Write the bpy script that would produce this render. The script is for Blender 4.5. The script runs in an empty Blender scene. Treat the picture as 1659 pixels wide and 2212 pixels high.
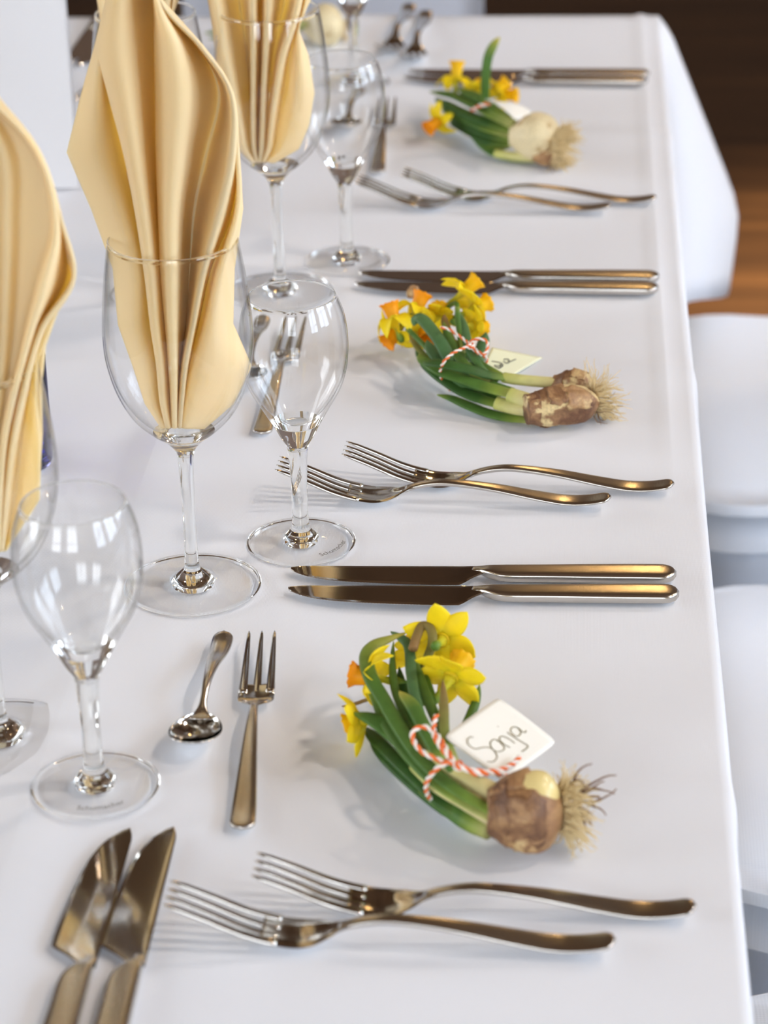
import bpy, math, random
from mathutils import Vector, Matrix, noise

# ------------------------------------------------------------------ camera
S = bpy.context.scene
COL = S.collection
cam_d = bpy.data.cameras.new('camera')
cam = bpy.data.objects.new('camera', cam_d)
COL.objects.link(cam)
cam.matrix_world = Matrix((
    (0.997358, -0.010472, 0.071889, 0.000000),
    (0.069234, 0.436801, -0.896890, 0.000000),
    (-0.022009, 0.899497, 0.436372, 1.460274),
    (0, 0, 0, 1)))
cam_d.sensor_fit = 'VERTICAL'
cam_d.sensor_height = 17.3
cam_d.lens = 44.58
cam_d.clip_start = 0.05
cam_d.dof.use_dof = True
cam_d.dof.focus_distance = 1.56
cam_d.dof.aperture_fstop = 3.9
cam_d.dof.aperture_blades = 7
S.camera = cam

# ------------------------------------------------------------------ light
S.view_settings.view_transform = 'Standard'
S.view_settings.look = 'None'
S.view_settings.gamma = 1.0
S.view_settings.use_curve_mapping = False
S.view_settings.exposure = 1.02
S.cycles.use_denoising = True
S.cycles.max_bounces = 14
S.cycles.transmission_bounces = 12
S.cycles.glossy_bounces = 6
S.cycles.diffuse_bounces = 5
S.cycles.transparent_max_bounces = 16
S.cycles.sample_clamp_indirect = 40.0
S.cycles.blur_glossy = 0.0
S.cycles.caustics_reflective = True
S.cycles.caustics_refractive = True

W = bpy.data.worlds.new('overcast_sky')
S.world = W
W.use_nodes = True
wn = W.node_tree.nodes
bg = wn['Background']
bg.inputs[0].default_value = (0.82, 0.90, 1.0, 1)
bg.inputs[1].default_value = 1.3


def area(name, loc, target, sx, sy, power, color):
    d = bpy.data.lights.new(name, 'AREA')
    d.shape = 'RECTANGLE'; d.size = sx; d.size_y = sy; d.energy = power; d.color = color
    o = bpy.data.objects.new(name, d); COL.objects.link(o)
    o.location = loc
    o.rotation_euler = (Vector(target) - Vector(loc)).to_track_quat('-Z', 'Y').to_euler()
    return o


# daylight entering through the three windows of the long wall, the two behind the camera and fill added at two unseen windows on the left
XR, XL, YB, YF, ZC = 3.4, -4.2, -3.2, 5.9, 3.3
WIN_R = [(-1.2, 1.6), (0.9, 1.6), (3.0, 1.6)]
for y, w in WIN_R:
    area('window_daylight', (XR + 0.12, y, 1.85), (0, y, 1.85 - 0.5), w, 1.7, 36, (0.68, 0.82, 1.0))
WIN_B = [-2.2, 0.2]
for x in WIN_B:
    area('window_daylight', (x, YB - 0.12, 1.9), (x, 3, 1.4), 1.5, 1.7, 32, (0.88, 0.94, 1.0))
FILL_WIN_L = [0.2, 3.2]
for y in FILL_WIN_L:
    area('window_daylight', (XL - 0.12, y, 1.9), (0, y, 1.2), 1.5, 1.7, 30, (0.92, 0.95, 1.0))


# ------------------------------------------------------------------ materials
def mat(name, color=(0.8, 0.8, 0.8), rough=0.5, metal=0.0, **kw):
    m = bpy.data.materials.new(name); m.use_nodes = True
    p = m.node_tree.nodes['Principled BSDF']
    p.inputs['Base Color'].default_value = (*color, 1)
    p.inputs['Roughness'].default_value = rough
    p.inputs['Metallic'].default_value = metal
    for k, v in kw.items():
        p.inputs[k].default_value = v
    return m


def nd(m, typ, **kw):
    n = m.node_tree.nodes.new(typ)
    for k, v in kw.items():
        setattr(n, k, v)
    return n


def lk(m, a, b):
    m.node_tree.links.new(a, b)


def P(m):
    return m.node_tree.nodes['Principled BSDF']


def ramp(m, stops, interp='LINEAR'):
    r = nd(m, 'ShaderNodeValToRGB'); e = r.color_ramp.elements
    r.color_ramp.interpolation = interp
    while len(e) < len(stops):
        e.new(0.5)
    for i, (pos, c) in enumerate(stops):
        e[i].position = pos; e[i].color = (*c, 1)
    return r


def objcoord(m, scale=(1, 1, 1)):
    t = nd(m, 'ShaderNodeTexCoord'); mp = nd(m, 'ShaderNodeMapping')
    mp.inputs['Scale'].default_value = scale
    lk(m, t.outputs['Object'], mp.inputs['Vector'])
    return mp.outputs['Vector']


def noise_tex(m, vec, scale, detail=4, rough=0.5):
    n = nd(m, 'ShaderNodeTexNoise')
    n.inputs['Scale'].default_value = scale; n.inputs['Detail'].default_value = detail
    n.inputs['Roughness'].default_value = rough
    lk(m, vec, n.inputs['Vector'])
    return n


def bump(m, height, dist, strength=1.0):
    b = nd(m, 'ShaderNodeBump'); b.inputs['Distance'].default_value = dist
    b.inputs['Strength'].default_value = strength
    lk(m, height, b.inputs['Height']); lk(m, b.outputs['Normal'], P(m).inputs['Normal'])


def fabric(name, color, trans=0.0, trans_col=None, weave=2450, depth=0.00012):
    m = mat(name, color, 0.9)
    P(m).inputs['Specular IOR Level'].default_value = 0.2
    v = objcoord(m)
    w1 = nd(m, 'ShaderNodeTexWave', bands_direction='X'); w2 = nd(m, 'ShaderNodeTexWave', bands_direction='Y')
    for w in (w1, w2):
        w.inputs['Scale'].default_value = weave / 6.28; w.inputs['Distortion'].default_value = 0.4
        lk(m, v, w.inputs['Vector'])
    a = nd(m, 'ShaderNodeMath', operation='ADD'); lk(m, w1.outputs['Fac'], a.inputs[0]); lk(m, w2.outputs['Fac'], a.inputs[1])
    n = noise_tex(m, v, 9, 3)
    a2 = nd(m, 'ShaderNodeMath', operation='MULTIPLY_ADD'); lk(m, n.outputs['Fac'], a2.inputs[0]); a2.inputs[1].default_value = 1.5
    lk(m, a.outputs[0], a2.inputs[2])
    bump(m, a2.outputs[0], depth, 0.35)
    if trans > 0:
        out = m.node_tree.nodes['Material Output']
        t = nd(m, 'ShaderNodeBsdfTranslucent'); t.inputs['Color'].default_value = (*(trans_col or color), 1)
        mx = nd(m, 'ShaderNodeMixShader'); mx.inputs[0].default_value = trans
        lk(m, P(m).outputs[0], mx.inputs[1]); lk(m, t.outputs[0], mx.inputs[2]); lk(m, mx.outputs[0], out.inputs['Surface'])
    return m


M = {}
M['cloth'] = fabric('white_linen', (0.750, 0.782, 0.845))
M['cover'] = fabric('white_stretch_fabric', (0.80, 0.86, 0.95), weave=900)
M['cover_shaded'] = fabric('shaded_white_fabric', (0.50, 0.53, 0.60), weave=900)  # white cover darkened to carry the shade on the far chair
M['napkin'] = fabric('apricot_cotton', (0.97, 0.885, 0.63), 0.48, (1.0, 0.82, 0.32), weave=2600, depth=0.00006)
M['steel'] = mat('polished_steel', (0.60, 0.575, 0.54), 0.09, 1.0)
M['steel_soft'] = mat('worn_steel', (0.58, 0.55, 0.51), 0.22, 1.0)
_v = objcoord(M['steel_soft'], (6, 1, 1))
_n = noise_tex(M['steel_soft'], _v, 240, 4)
bump(M['steel_soft'], _n.outputs['Fac'], 0.00004, 0.5)

gm = bpy.data.materials.new('clear_glass'); gm.use_nodes = True
_nt = gm.node_tree; _nt.nodes.remove(_nt.nodes['Principled BSDF'])
_g = _nt.nodes.new('ShaderNodeBsdfGlass'); _g.inputs['IOR'].default_value = 1.5; _g.inputs['Roughness'].default_value = 0.0
_g.inputs['Color'].default_value = (0.99, 0.995, 0.99, 1)
_nt.links.new(_g.outputs[0], _nt.nodes['Material Output'].inputs['Surface'])
M['glass'] = gm
tm = bpy.data.materials.new('thin_glass_wall'); tm.use_nodes = True     # blown wall: clear, mirrors by Schlick's law
_nt = tm.node_tree; _nt.nodes.remove(_nt.nodes['Principled BSDF'])
_lw = _nt.nodes.new('ShaderNodeLayerWeight'); _lw.inputs['Blend'].default_value = 0.5
_pw = _nt.nodes.new('ShaderNodeMath'); _pw.operation = 'POWER'; _pw.inputs[1].default_value = 5
_ma = _nt.nodes.new('ShaderNodeMath'); _ma.operation = 'MULTIPLY_ADD'; _ma.inputs[1].default_value = 0.96; _ma.inputs[2].default_value = 0.03
_tr = _nt.nodes.new('ShaderNodeBsdfTransparent'); _tr.inputs['Color'].default_value = (0.985, 0.988, 0.985, 1)
_gl = _nt.nodes.new('ShaderNodeBsdfGlossy'); _gl.inputs['Roughness'].default_value = 0.0
_mx = _nt.nodes.new('ShaderNodeMixShader')
_p2 = _nt.nodes.new('ShaderNodeMath'); _p2.operation = 'POWER'; _p2.inputs[1].default_value = 9
_cr = _nt.nodes.new('ShaderNodeMix'); _cr.data_type = 'RGBA'
_cr.inputs[6].default_value = (0.997, 0.998, 0.997, 1); _cr.inputs[7].default_value = (0.55, 0.55, 0.54, 1)   # longer way through the wall at its edge
_nt.links.new(_lw.outputs['Facing'], _p2.inputs[0]); _nt.links.new(_p2.outputs[0], _cr.inputs[0]); _nt.links.new(_cr.outputs[2], _tr.inputs['Color'])
_nt.links.new(_lw.outputs['Facing'], _pw.inputs[0]); _nt.links.new(_pw.outputs[0], _ma.inputs[0]); _nt.links.new(_ma.outputs[0], _mx.inputs[0])
_nt.links.new(_tr.outputs[0], _mx.inputs[1]); _nt.links.new(_gl.outputs[0], _mx.inputs[2])
_nt.links.new(_mx.outputs[0], _nt.nodes['Material Output'].inputs['Surface'])
M['thin_glass'] = tm
vm = bpy.data.materials.new('purple_reflection_glass'); vm.use_nodes = True
_nt = vm.node_tree; _nt.nodes.remove(_nt.nodes['Principled BSDF'])
_g = _nt.nodes.new('ShaderNodeBsdfGlass'); _g.inputs['IOR'].default_value = 1.5
_g.inputs['Color'].default_value = (0.50, 0.50, 0.72, 1)
_nt.links.new(_g.outputs[0], _nt.nodes['Material Output'].inputs['Surface'])
M['violet'] = vm
M['etch'] = mat('etched_grey', (0.13, 0.125, 0.12), 0.6)
M['card'] = mat('ivory_card', (0.86, 0.85, 0.78), 0.7)
M['card_green'] = mat('pale_lime_card', (0.84, 0.86, 0.62), 0.7)
M['menu'] = mat('white_menu_card', (0.70, 0.70, 0.72), 0.7)
M['ink'] = mat('olive_ink', (0.28, 0.24, 0.12), 0.6)
M['ink_dark'] = mat('grey_ink', (0.10, 0.10, 0.08), 0.6)
M['twine_white'] = mat('white_twine', (0.82, 0.76, 0.70), 0.9)
M['twine_orange'] = mat('orange_twine', (0.78, 0.16, 0.035), 0.9)


def along(name, stops, rough=0.45, trans=0.25, vary=0.25):
    """colour runs with the point attribute along; used for leaves and stems that pale towards the bulb"""
    m = mat(name, (0.1, 0.3, 0.05), rough)
    a = nd(m, 'ShaderNodeAttribute'); a.attribute_name = 'along'
    r = ramp(m, stops); lk(m, a.outputs['Fac'], r.inputs[0])
    n = noise_tex(m, objcoord(m), 160, 3)
    hs = nd(m, 'ShaderNodeHueSaturation'); mr = nd(m, 'ShaderNodeMapRange')
    mr.inputs[3].default_value = 1 - vary; mr.inputs[4].default_value = 1 + vary
    lk(m, n.outputs['Fac'], mr.inputs[0]); lk(m, mr.outputs[0], hs.inputs['Value']); lk(m, r.outputs[0], hs.inputs['Color'])
    lk(m, hs.outputs[0], P(m).inputs['Base Color'])
    w = nd(m, 'ShaderNodeTexWave', bands_direction='X'); w.inputs['Scale'].default_value = 500
    P(m).inputs['Specular IOR Level'].default_value = 0.35
    if trans:
        out = m.node_tree.nodes['Material Output']
        t = nd(m, 'ShaderNodeBsdfTranslucent'); lk(m, hs.outputs[0], t.inputs['Color'])
        mx = nd(m, 'ShaderNodeMixShader'); mx.inputs[0].default_value = trans
        lk(m, P(m).outputs[0], mx.inputs[1]); lk(m, t.outputs[0], mx.inputs[2]); lk(m, mx.outputs[0], out.inputs['Surface'])
    return m


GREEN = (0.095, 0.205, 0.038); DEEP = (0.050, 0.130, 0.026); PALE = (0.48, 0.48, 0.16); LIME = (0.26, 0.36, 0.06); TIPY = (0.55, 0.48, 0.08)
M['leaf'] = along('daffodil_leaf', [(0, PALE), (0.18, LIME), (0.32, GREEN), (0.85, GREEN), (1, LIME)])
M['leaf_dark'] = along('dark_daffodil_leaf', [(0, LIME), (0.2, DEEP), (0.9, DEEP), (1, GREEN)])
M['leaf_tip'] = along('yellow_tipped_leaf', [(0, LIME), (0.15, GREEN), (0.70, (0.09, 0.20, 0.035)), (0.85, (0.22, 0.30, 0.05)), (1, TIPY)])
M['leaf_blue'] = along('grey_green_leaf', [(0, GREEN), (0.4, (0.085, 0.20, 0.075)), (1, (0.11, 0.22, 0.08))])
M['sheath'] = along('pale_sheath', [(0, (0.66, 0.58, 0.30)), (0.6, (0.62, 0.60, 0.24)), (1, (0.50, 0.53, 0.14))], 0.4, 0.1, 0.15)
M['spathe'] = along('withered_spathe', [(0, (0.20, 0.30, 0.05)), (0.5, (0.26, 0.24, 0.06)), (1, (0.33, 0.19, 0.07))], 0.7)
M['petal'] = along('yellow_petal', [(0, (0.80, 0.72, 0.02)), (0.3, (0.95, 0.78, 0.012)), (1, (0.97, 0.82, 0.02))], 0.5, 0.35, 0.08)
M['corona'] = along('golden_corona', [(0, (0.90, 0.70, 0.01)), (0.6, (0.96, 0.68, 0.008)), (1, (0.96, 0.62, 0.008))], 0.5, 0.35, 0.08)
M['corona_orange'] = along('orange_corona', [(0, (0.90, 0.50, 0.006)), (1, (0.95, 0.40, 0.004))], 0.5, 0.35, 0.08)
M['tube'] = along('flower_tube', [(0, (0.10, 0.22, 0.03)), (0.3, (0.25, 0.36, 0.04)), (0.7, (0.62, 0.60, 0.03)), (1, (0.78, 0.64, 0.02))], 0.5, 0.2, 0.1)


def bulb_mat(name, cream, brown, dark, amount, sc):
    m = mat(name, brown, 0.55)
    v = objcoord(m, sc)
    n = noise_tex(m, v, 60, 5, 0.55)
    r = ramp(m, [(0.0, cream), (amount, cream), (amount + 0.05, brown), (min(amount + 0.2, 0.97), dark), (1, brown)])
    lk(m, n.outputs['Fac'], r.inputs[0])
    n2 = noise_tex(m, objcoord(m, (0.25, 1.6, 1.6)), 420, 3)
    hs = nd(m, 'ShaderNodeHueSaturation'); mr = nd(m, 'ShaderNodeMapRange')
    mr.inputs[3].default_value = 0.6; mr.inputs[4].default_value = 1.4
    lk(m, n2.outputs['Fac'], mr.inputs[0]); lk(m, mr.outputs[0], hs.inputs['Value']); lk(m, r.outputs[0], hs.inputs['Color'])
    lk(m, hs.outputs[0], P(m).inputs['Base Color'])
    bump(m, n.outputs['Fac'], 0.002, 0.4)
    return m


M['bulb_brown'] = bulb_mat('papery_brown_bulb', (0.58, 0.42, 0.19), (0.40, 0.23, 0.10), (0.26, 0.13, 0.055), 0.36, (0.5, 1.2, 1.2))
M['bulb_patch'] = bulb_mat('patchy_bulb', (0.62, 0.48, 0.24), (0.28, 0.15, 0.068), (0.12, 0.05, 0.022), 0.41, (1.0, 0.9, 0.9))
M['bulb_pale'] = bulb_mat('pale_bulb', (0.66, 0.56, 0.34), (0.46, 0.33, 0.16), (0.30, 0.18, 0.08), 0.58, (0.6, 1, 1))
M['skin'] = bulb_mat('papery_skin', (0.52, 0.36, 0.17), (0.38, 0.22, 0.095), (0.25, 0.125, 0.055), 0.42, (0.5, 1.2, 1.2))
M['skin_dark'] = bulb_mat('dark_papery_skin', (0.34, 0.19, 0.085), (0.23, 0.115, 0.05), (0.13, 0.058, 0.028), 0.40, (0.5, 1.2, 1.2))
M['bulb_inner'] = mat('peeled_bulb_flesh', (0.70, 0.57, 0.25), 0.25)
M['root'] = mat('straw_root', (0.66, 0.52, 0.28), 0.8)
M['root_dark'] = mat('brown_root', (0.20, 0.11, 0.06), 0.8)

wm = mat('dark_wood_floor', (0.1, 0.05, 0.02), 0.42)
_v = objcoord(wm, (0.35, 5.0, 1))
_n = noise_tex(wm, _v, 3.2, 6, 0.6)
_r = ramp(wm, [(0.25, (0.014, 0.006, 0.0025)), (0.55, (0.034, 0.015, 0.0055)), (0.8, (0.075, 0.034, 0.012))])
P(wm).inputs['Specular IOR Level'].default_value = 0.25
lk(wm, _n.outputs['Fac'], _r.inputs[0]); lk(wm, _r.outputs[0], P(wm).inputs['Base Color'])
M['floor'] = wm
M['ceiling'] = mat('brown_beamed_ceiling', (0.115, 0.062, 0.034), 0.6)
_n = noise_tex(M['ceiling'], objcoord(M['ceiling'], (0.4, 4, 1)), 3, 5)
_r = ramp(M['ceiling'], [(0.2, (0.16, 0.088, 0.045)), (0.8, (0.24, 0.135, 0.07))])
lk(M['ceiling'], _n.outputs['Fac'], _r.inputs[0]); lk(M['ceiling'], _r.outputs[0], P(M['ceiling']).inputs['Base Color'])
M['plaster'] = mat('cream_plaster', (0.62, 0.52, 0.36), 0.85)
M['panel'] = mat('dark_panelling', (0.15, 0.088, 0.055), 0.6)
M['frame'] = mat('brown_window_frame', (0.12, 0.06, 0.03), 0.5)
M['tabletop'] = mat('table_wood', (0.30, 0.18, 0.09), 0.5)
M['metal_dark'] = mat('dark_lamp_metal', (0.05, 0.04, 0.035), 0.4, 0.8)
bm_ = mat('warm_lamp_glass', (1, 0.8, 0.5), 0.4)
P(bm_).inputs['Emission Color'].default_value = (1.0, 0.60, 0.22, 1)
P(bm_).inputs['Emission Strength'].default_value = 28
M['bulb_light'] = bm_


# ------------------------------------------------------------------ geometry helpers
def obj(name, verts, faces, m, parent=None, smooth=True, label=None, at=None):
    me = bpy.data.meshes.new(name)
    me.from_pydata([tuple(v) for v in verts], [], faces)
    me.materials.append(M[m] if isinstance(m, str) else m)
    if smooth:
        me.polygons.foreach_set('use_smooth', [True] * len(me.polygons))
    if at is not None:
        a = me.attributes.new('along', 'FLOAT', 'POINT')
        a.data.foreach_set('value', at)
    me.update()
    o = bpy.data.objects.new(name, me); COL.objects.link(o)
    if parent is not None:
        o.parent = parent
    if label:
        o['label'] = label
    return o


def thing(name, label, cat, loc=(0, 0, 0), rotz=0.0, group=None):
    o = bpy.data.objects.new(name, None); COL.objects.link(o)
    o.empty_display_size = 0.02
    o.location = loc; o.rotation_euler = (0, 0, rotz)
    o['label'] = label; o['category'] = cat
    if group:
        o['group'] = group
    return o


def tag(o, label, cat, group=None):
    o['label'] = label; o['category'] = cat
    if group:
        o['group'] = group
    return o


def dup(root, loc, rotz, label):
    r = root.copy(); COL.objects.link(r); r.location = loc; r.rotation_euler = (0, 0, rotz); r['label'] = label
    for ch in list(root.children):
        c = ch.copy(); COL.objects.link(c); c.parent = r
        for g in ch.children:
            d = g.copy(); COL.objects.link(d); d.parent = c
    return r


def cm(p0, p1, p2, p3, t):
    return 0.5 * ((2 * p1) + (-p0 + p2) * t + (2 * p0 - 5 * p1 + 4 * p2 - p3) * t * t + (-p0 + 3 * p1 - 3 * p2 + p3) * t ** 3)


def spline(pts, n):
    """Catmull-Rom through pts with n steps per span; pts may be tuples of any length"""
    pts = [tuple(p) if hasattr(p, '__len__') else (p,) for p in pts]
    k = len(pts[0]); out = []
    for i in range(len(pts) - 1):
        a = pts[max(i - 1, 0)]; b = pts[i]; c = pts[i + 1]; d = pts[min(i + 2, len(pts) - 1)]
        for j in range(n):
            t = j / n
            out.append(tuple(cm(a[q], b[q], c[q], d[q], t) for q in range(k)))
    out.append(pts[-1])
    return out


def grid_faces(nu, nv, closed_u=False, flip=False):
    f = []
    for i in range(nv - 1):
        for j in range(nu if closed_u else nu - 1):
            a = i * nu + j; b = i * nu + (j + 1) % nu
            q = (a, b, b + nu, a + nu)
            f.append(q[::-1] if flip else q)
    return f


def sweep(path, ws, ts, up=None, seg=10, caps=True, power=2.0):
    """closed tube along path; ws half-widths across, ts half-thicknesses; up hints the thickness direction"""
    P3 = [Vector(p) for p in path]; n = len(P3)
    V = []; A = []
    prev = None
    L = [0.0]
    for i in range(1, n):
        L.append(L[-1] + (P3[i] - P3[i - 1]).length)
    for i in range(n):
        t = (P3[min(i + 1, n - 1)] - P3[max(i - 1, 0)]).normalized()
        if up is not None:
            u = up[i] if isinstance(up, list) else Vector(up)
        else:
            u = prev if prev is not None else (Vector((0, 0, 1)) if abs(t.z) < 0.9 else Vector((1, 0, 0)))
        nrm = (u - t * u.dot(t))
        if nrm.length < 1e-5:
            nrm = Vector((1, 0, 0)) - t * t.x
        nrm.normalize(); prev = nrm
        side = t.cross(nrm)
        for k in range(seg):
            a = 2 * math.pi * k / seg
            ca, sa = math.cos(a), math.sin(a)
            if power != 2.0:
                ca = math.copysign(abs(ca) ** (2 / power), ca); sa = math.copysign(abs(sa) ** (2 / power), sa)
            V.append(P3[i] + side * (ws[i] * ca) + nrm * (ts[i] * sa)); A.append(L[i] / max(L[-1], 1e-9))
    F = grid_faces(seg, n, True)
    if caps:
        F.append(tuple(range(seg))[::-1]); F.append(tuple(range((n - 1) * seg, n * seg)))
    return V, F, A


def lathe(profile, seg=64):
    V = []
    for r, z in profile:
        for k in range(seg):
            a = 2 * math.pi * k / seg
            V.append((r * math.cos(a), r * math.sin(a), z))
    return V, grid_faces(seg, len(profile), True)


def merge(parts):
    V, F, A = [], [], []
    for p in parts:
        o = len(V); V += list(p[0]); F += [tuple(i + o for i in f) for f in p[1]]
        if len(p) > 2:
            A += list(p[2])
    return V, F, A


def box(x0, x1, y0, y1, z0, z1):
    V = [(x0, y0, z0), (x1, y0, z0), (x1, y1, z0), (x0, y1, z0), (x0, y0, z1), (x1, y0, z1), (x1, y1, z1), (x0, y1, z1)]
    F = [(3, 2, 1, 0), (4, 5, 6, 7), (0, 1, 5, 4), (1, 2, 6, 5), (2, 3, 7, 6), (3, 0, 4, 7)]
    return V, F


def structure(name, parts, m):
    V, F, _ = merge(parts)
    o = obj(name, V, F, m, smooth=False); o['kind'] = 'structure'
    return o


# ------------------------------------------------------------------ the room
structure('floor', [box(XL - 0.1, XR + 0.1, YB - 0.1, YF + 0.1, -0.1, 0)], 'floor')
structure('ceiling', [box(XL - 0.1, XR + 0.1, YB - 0.1, YF + 0.1, ZC, ZC + 0.1)] , 'ceiling')
for i in range(5):
    x = -3.4 + 1.5 * i
    structure('trim_%d' % (i + 1), [box(x - 0.09, x + 0.09, YB, YF, ZC - 0.2, ZC)], 'ceiling')


def wall_y(name, x0, x1, wins, width, z0, z1, m):
    """wall along y with openings"""
    ys = sorted(wins); P_ = []
    P_.append(box(x0, x1, YB, YF, 0, z0)); P_.append(box(x0, x1, YB, YF, z1, ZC))
    c = YB
    for y, w in ys:
        P_.append(box(x0, x1, c, y - w / 2, z0, z1)); c = y + w / 2
    P_.append(box(x0, x1, c, YF, z0, z1))
    structure(name, P_, m)


wall_y('wall_right', XR, XR + 0.1, WIN_R, 0, 1.0, 2.7, 'plaster')
wall_y('wall_left', XL - 0.1, XL, [(y, 1.5) for y in FILL_WIN_L], 0, 1.05, 2.75, 'plaster')
P_ = [box(XL, XR, YB - 0.1, YB, 0, 1.05), box(XL, XR, YB - 0.1, YB, 2.75, ZC)]
c = XL
for x in WIN_B:
    P_.append(box(c, x - 0.75, YB - 0.1, YB, 1.05, 2.75)); c = x + 0.75
P_.append(box(c, XR, YB - 0.1, YB, 1.05, 2.75))
structure('wall_back', P_, 'plaster')
structure('wall_front', [box(XL, XR, YF, YF + 0.1, 0, ZC)], 'panel')
structure('baseboard_front', [box(XL, XR, YF - 0.02, YF, 0, 0.12)], 'panel')
structure('trim_6', [box(-2.2, -0.66, YF - 0.03, YF, 2.2, ZC)], 'plaster')
k = 0
for (y, w) in WIN_R:
    k += 1
    structure('window_%d' % k, [box(XR + 0.02, XR + 0.06, y - w / 2, y + w / 2, z, z + 0.05) for z in (1.0, 1.83, 2.65)] +
              [box(XR + 0.02, XR + 0.06, y + s * w / 2 - 0.03, y + s * w / 2 + 0.03, 1.0, 2.7) for s in (-0.96, 0, 0.96)], 'frame')
for y in FILL_WIN_L:
    k += 1
    structure('window_%d' % k, [box(XL - 0.06, XL - 0.02, y - 0.75, y + 0.75, z, z + 0.05) for z in (1.05, 1.88, 2.70)] +
              [box(XL - 0.06, XL - 0.02, y + s * 0.75 - 0.03, y + s * 0.75 + 0.03, 1.05, 2.75) for s in (-0.96, 0, 0.96)], 'frame')
for x in WIN_B:
    k += 1
    structure('window_%d' % k, [box(x - 0.75, x + 0.75, YB - 0.06, YB - 0.02, z, z + 0.05) for z in (1.05, 1.88, 2.70)] +
              [box(x + s * 0.75 - 0.03, x + s * 0.75 + 0.03, YB - 0.06, YB - 0.02, 1.05, 2.75) for s in (-0.96, 0, 0.96)], 'frame')


def pendant(x, y, z, where, deep=False, power=50, color=(1.0, 0.90, 0.80)):
    t = thing('pendant_lamp', 'warm globe lamp under an added dark shade hanging ' + where, 'lamp', (x, y, z), 0, 'globe lamps on the ceiling' if not deep else None)
    V = []; F = []
    n = 16
    prof = [(0.055 * math.sin(math.pi * i / 12), -0.055 * math.cos(math.pi * i / 12)) for i in range(13)]
    prof[0] = (0.001, -0.055); prof[-1] = (0.001, 0.055)
    V, F = lathe(prof, n)
    obj('globe', V, F, 'bulb_light', t)
    V, F = lathe([(0.001, 0.10), (0.03, 0.10), (0.034, 0.06), (0.032, 0.045), (0.001, 0.045)], n)
    obj('socket', V, F, 'metal_dark', t)
    V, F = lathe([(0.032, 0.095), (0.06, 0.085), (0.12, 0.02), (0.145, -0.05), (0.141, -0.05), (0.116, 0.017), (0.058, 0.080), (0.032, 0.090)], 28)
    obj('shade', V, F, 'metal_dark', t)  # unseen shade, added to keep the lamp light off the ceiling
    V, F, _ = sweep([(0, 0, 0.10), (0, 0, ZC - z)], [0.004] * 2, [0.004] * 2, seg=6)
    obj('cord', V, F, 'metal_dark', t)
    if deep:     # unseen spot and tube shade, added to lay a golden pool on the floor
        V, F = lathe([(0.07, 0.10), (0.075, 0.02), (0.075, -0.22), (0.072, -0.22), (0.072, 0.02), (0.067, 0.097)], 28)
        obj('added_tube_shade', V, F, 'metal_dark', t)
        d = bpy.data.lights.new('added_downlight', 'SPOT'); d.energy = 1500; d.color = (1.0, 0.80, 0.52); d.spot_size = 0.86; d.spot_blend = 1.0; d.shadow_soft_size = 0.05
        lo = bpy.data.objects.new('added_downlight', d); COL.objects.link(lo); lo.parent = t; lo.location = (0, 0, -0.06)
        return
    d = bpy.data.lights.new('globe_light', 'POINT'); d.energy = power; d.color = color; d.shadow_soft_size = 0.07
    lo = bpy.data.objects.new('globe_light', d); COL.objects.link(lo); lo.parent = t


pendant(1.3, 2.6, 2.55, 'beside the middle of the table')
pendant(0.20, 4.6, 2.42, 'past the far end of the table', power=8, color=(1.0, 0.60, 0.24))
pendant(0.78, 3.55, 2.6, 'unseen past the chairs, added to light a golden pool on the floor', True)
pendant(2.1, 3.2, 2.5, 'close to the long window wall')
pendant(1.3, 1.2, 2.65, 'over the chairs by the long window wall')
pendant(2.2, 0.2, 2.7, 'near the long window wall, behind the camera')

# ------------------------------------------------------------------ table and cloth
TX0, TX1, TY0, TY1, TZ = -0.625, 0.079, 0.62, 2.60, 0.75
t = thing('dining_table', 'long wooden dining table hidden under the white tablecloth', 'table', ((TX0 + TX1) / 2, (TY0 + TY1) / 2, 0))
cx_, cy_ = (TX0 + TX1) / 2, (TY0 + TY1) / 2
V, F = box(TX0 - cx_ + 0.006, TX1 - cx_ - 0.006, TY0 - cy_ + 0.006, TY1 - cy_ - 0.006, 0.715, 0.745)
obj('tabletop', V, F, 'tabletop', t, smooth=False)
for sx in (-1, 1):
    for sy in (-1, 1):
        x = sx * ((TX1 - TX0) / 2 - 0.07); y = sy * ((TY1 - TY0) / 2 - 0.09)
        V, F = box(x - 0.03, x + 0.03, y - 0.03, y + 0.03, 0, 0.716)
        obj('leg', V, F, 'tabletop', t, smooth=False)


def sstep(a, b, x):
    q = min(max((x - a) / (b - a), 0), 1)
    return q * q * (3 - 2 * q)


def ridge(d, w1, w2):
    """ironed fold: rises over w1 on the negative side and falls over w2"""
    return 1 + d / w1 if -w1 < d <= 0 else (1 - d / w2 if 0 < d < w2 else 0.0)


XF = -0.272                      # long fold down the middle of the cloth
YFOLD = [1.143, 1.690, 2.216]    # cross folds


def cloth_z(x, y):
    z = 0.0046 * ridge(x - XF, 0.022, 0.14)
    z += 0.0022 * ridge(x - (TX1 - 0.018), 0.008, 0.008) * sstep(1.4, 1.7, y)
    for yf in YFOLD:
        z += 0.0016 * ridge(y - yf, 0.05, 0.02)
    z += 0.0005 * (noise.noise(Vector((x * 7, y * 5, 1.3))) - 0.2)
    return z


def lin(a, b, n):
    return [a + (b - a) * i / n for i in range(n + 1)]


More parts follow.
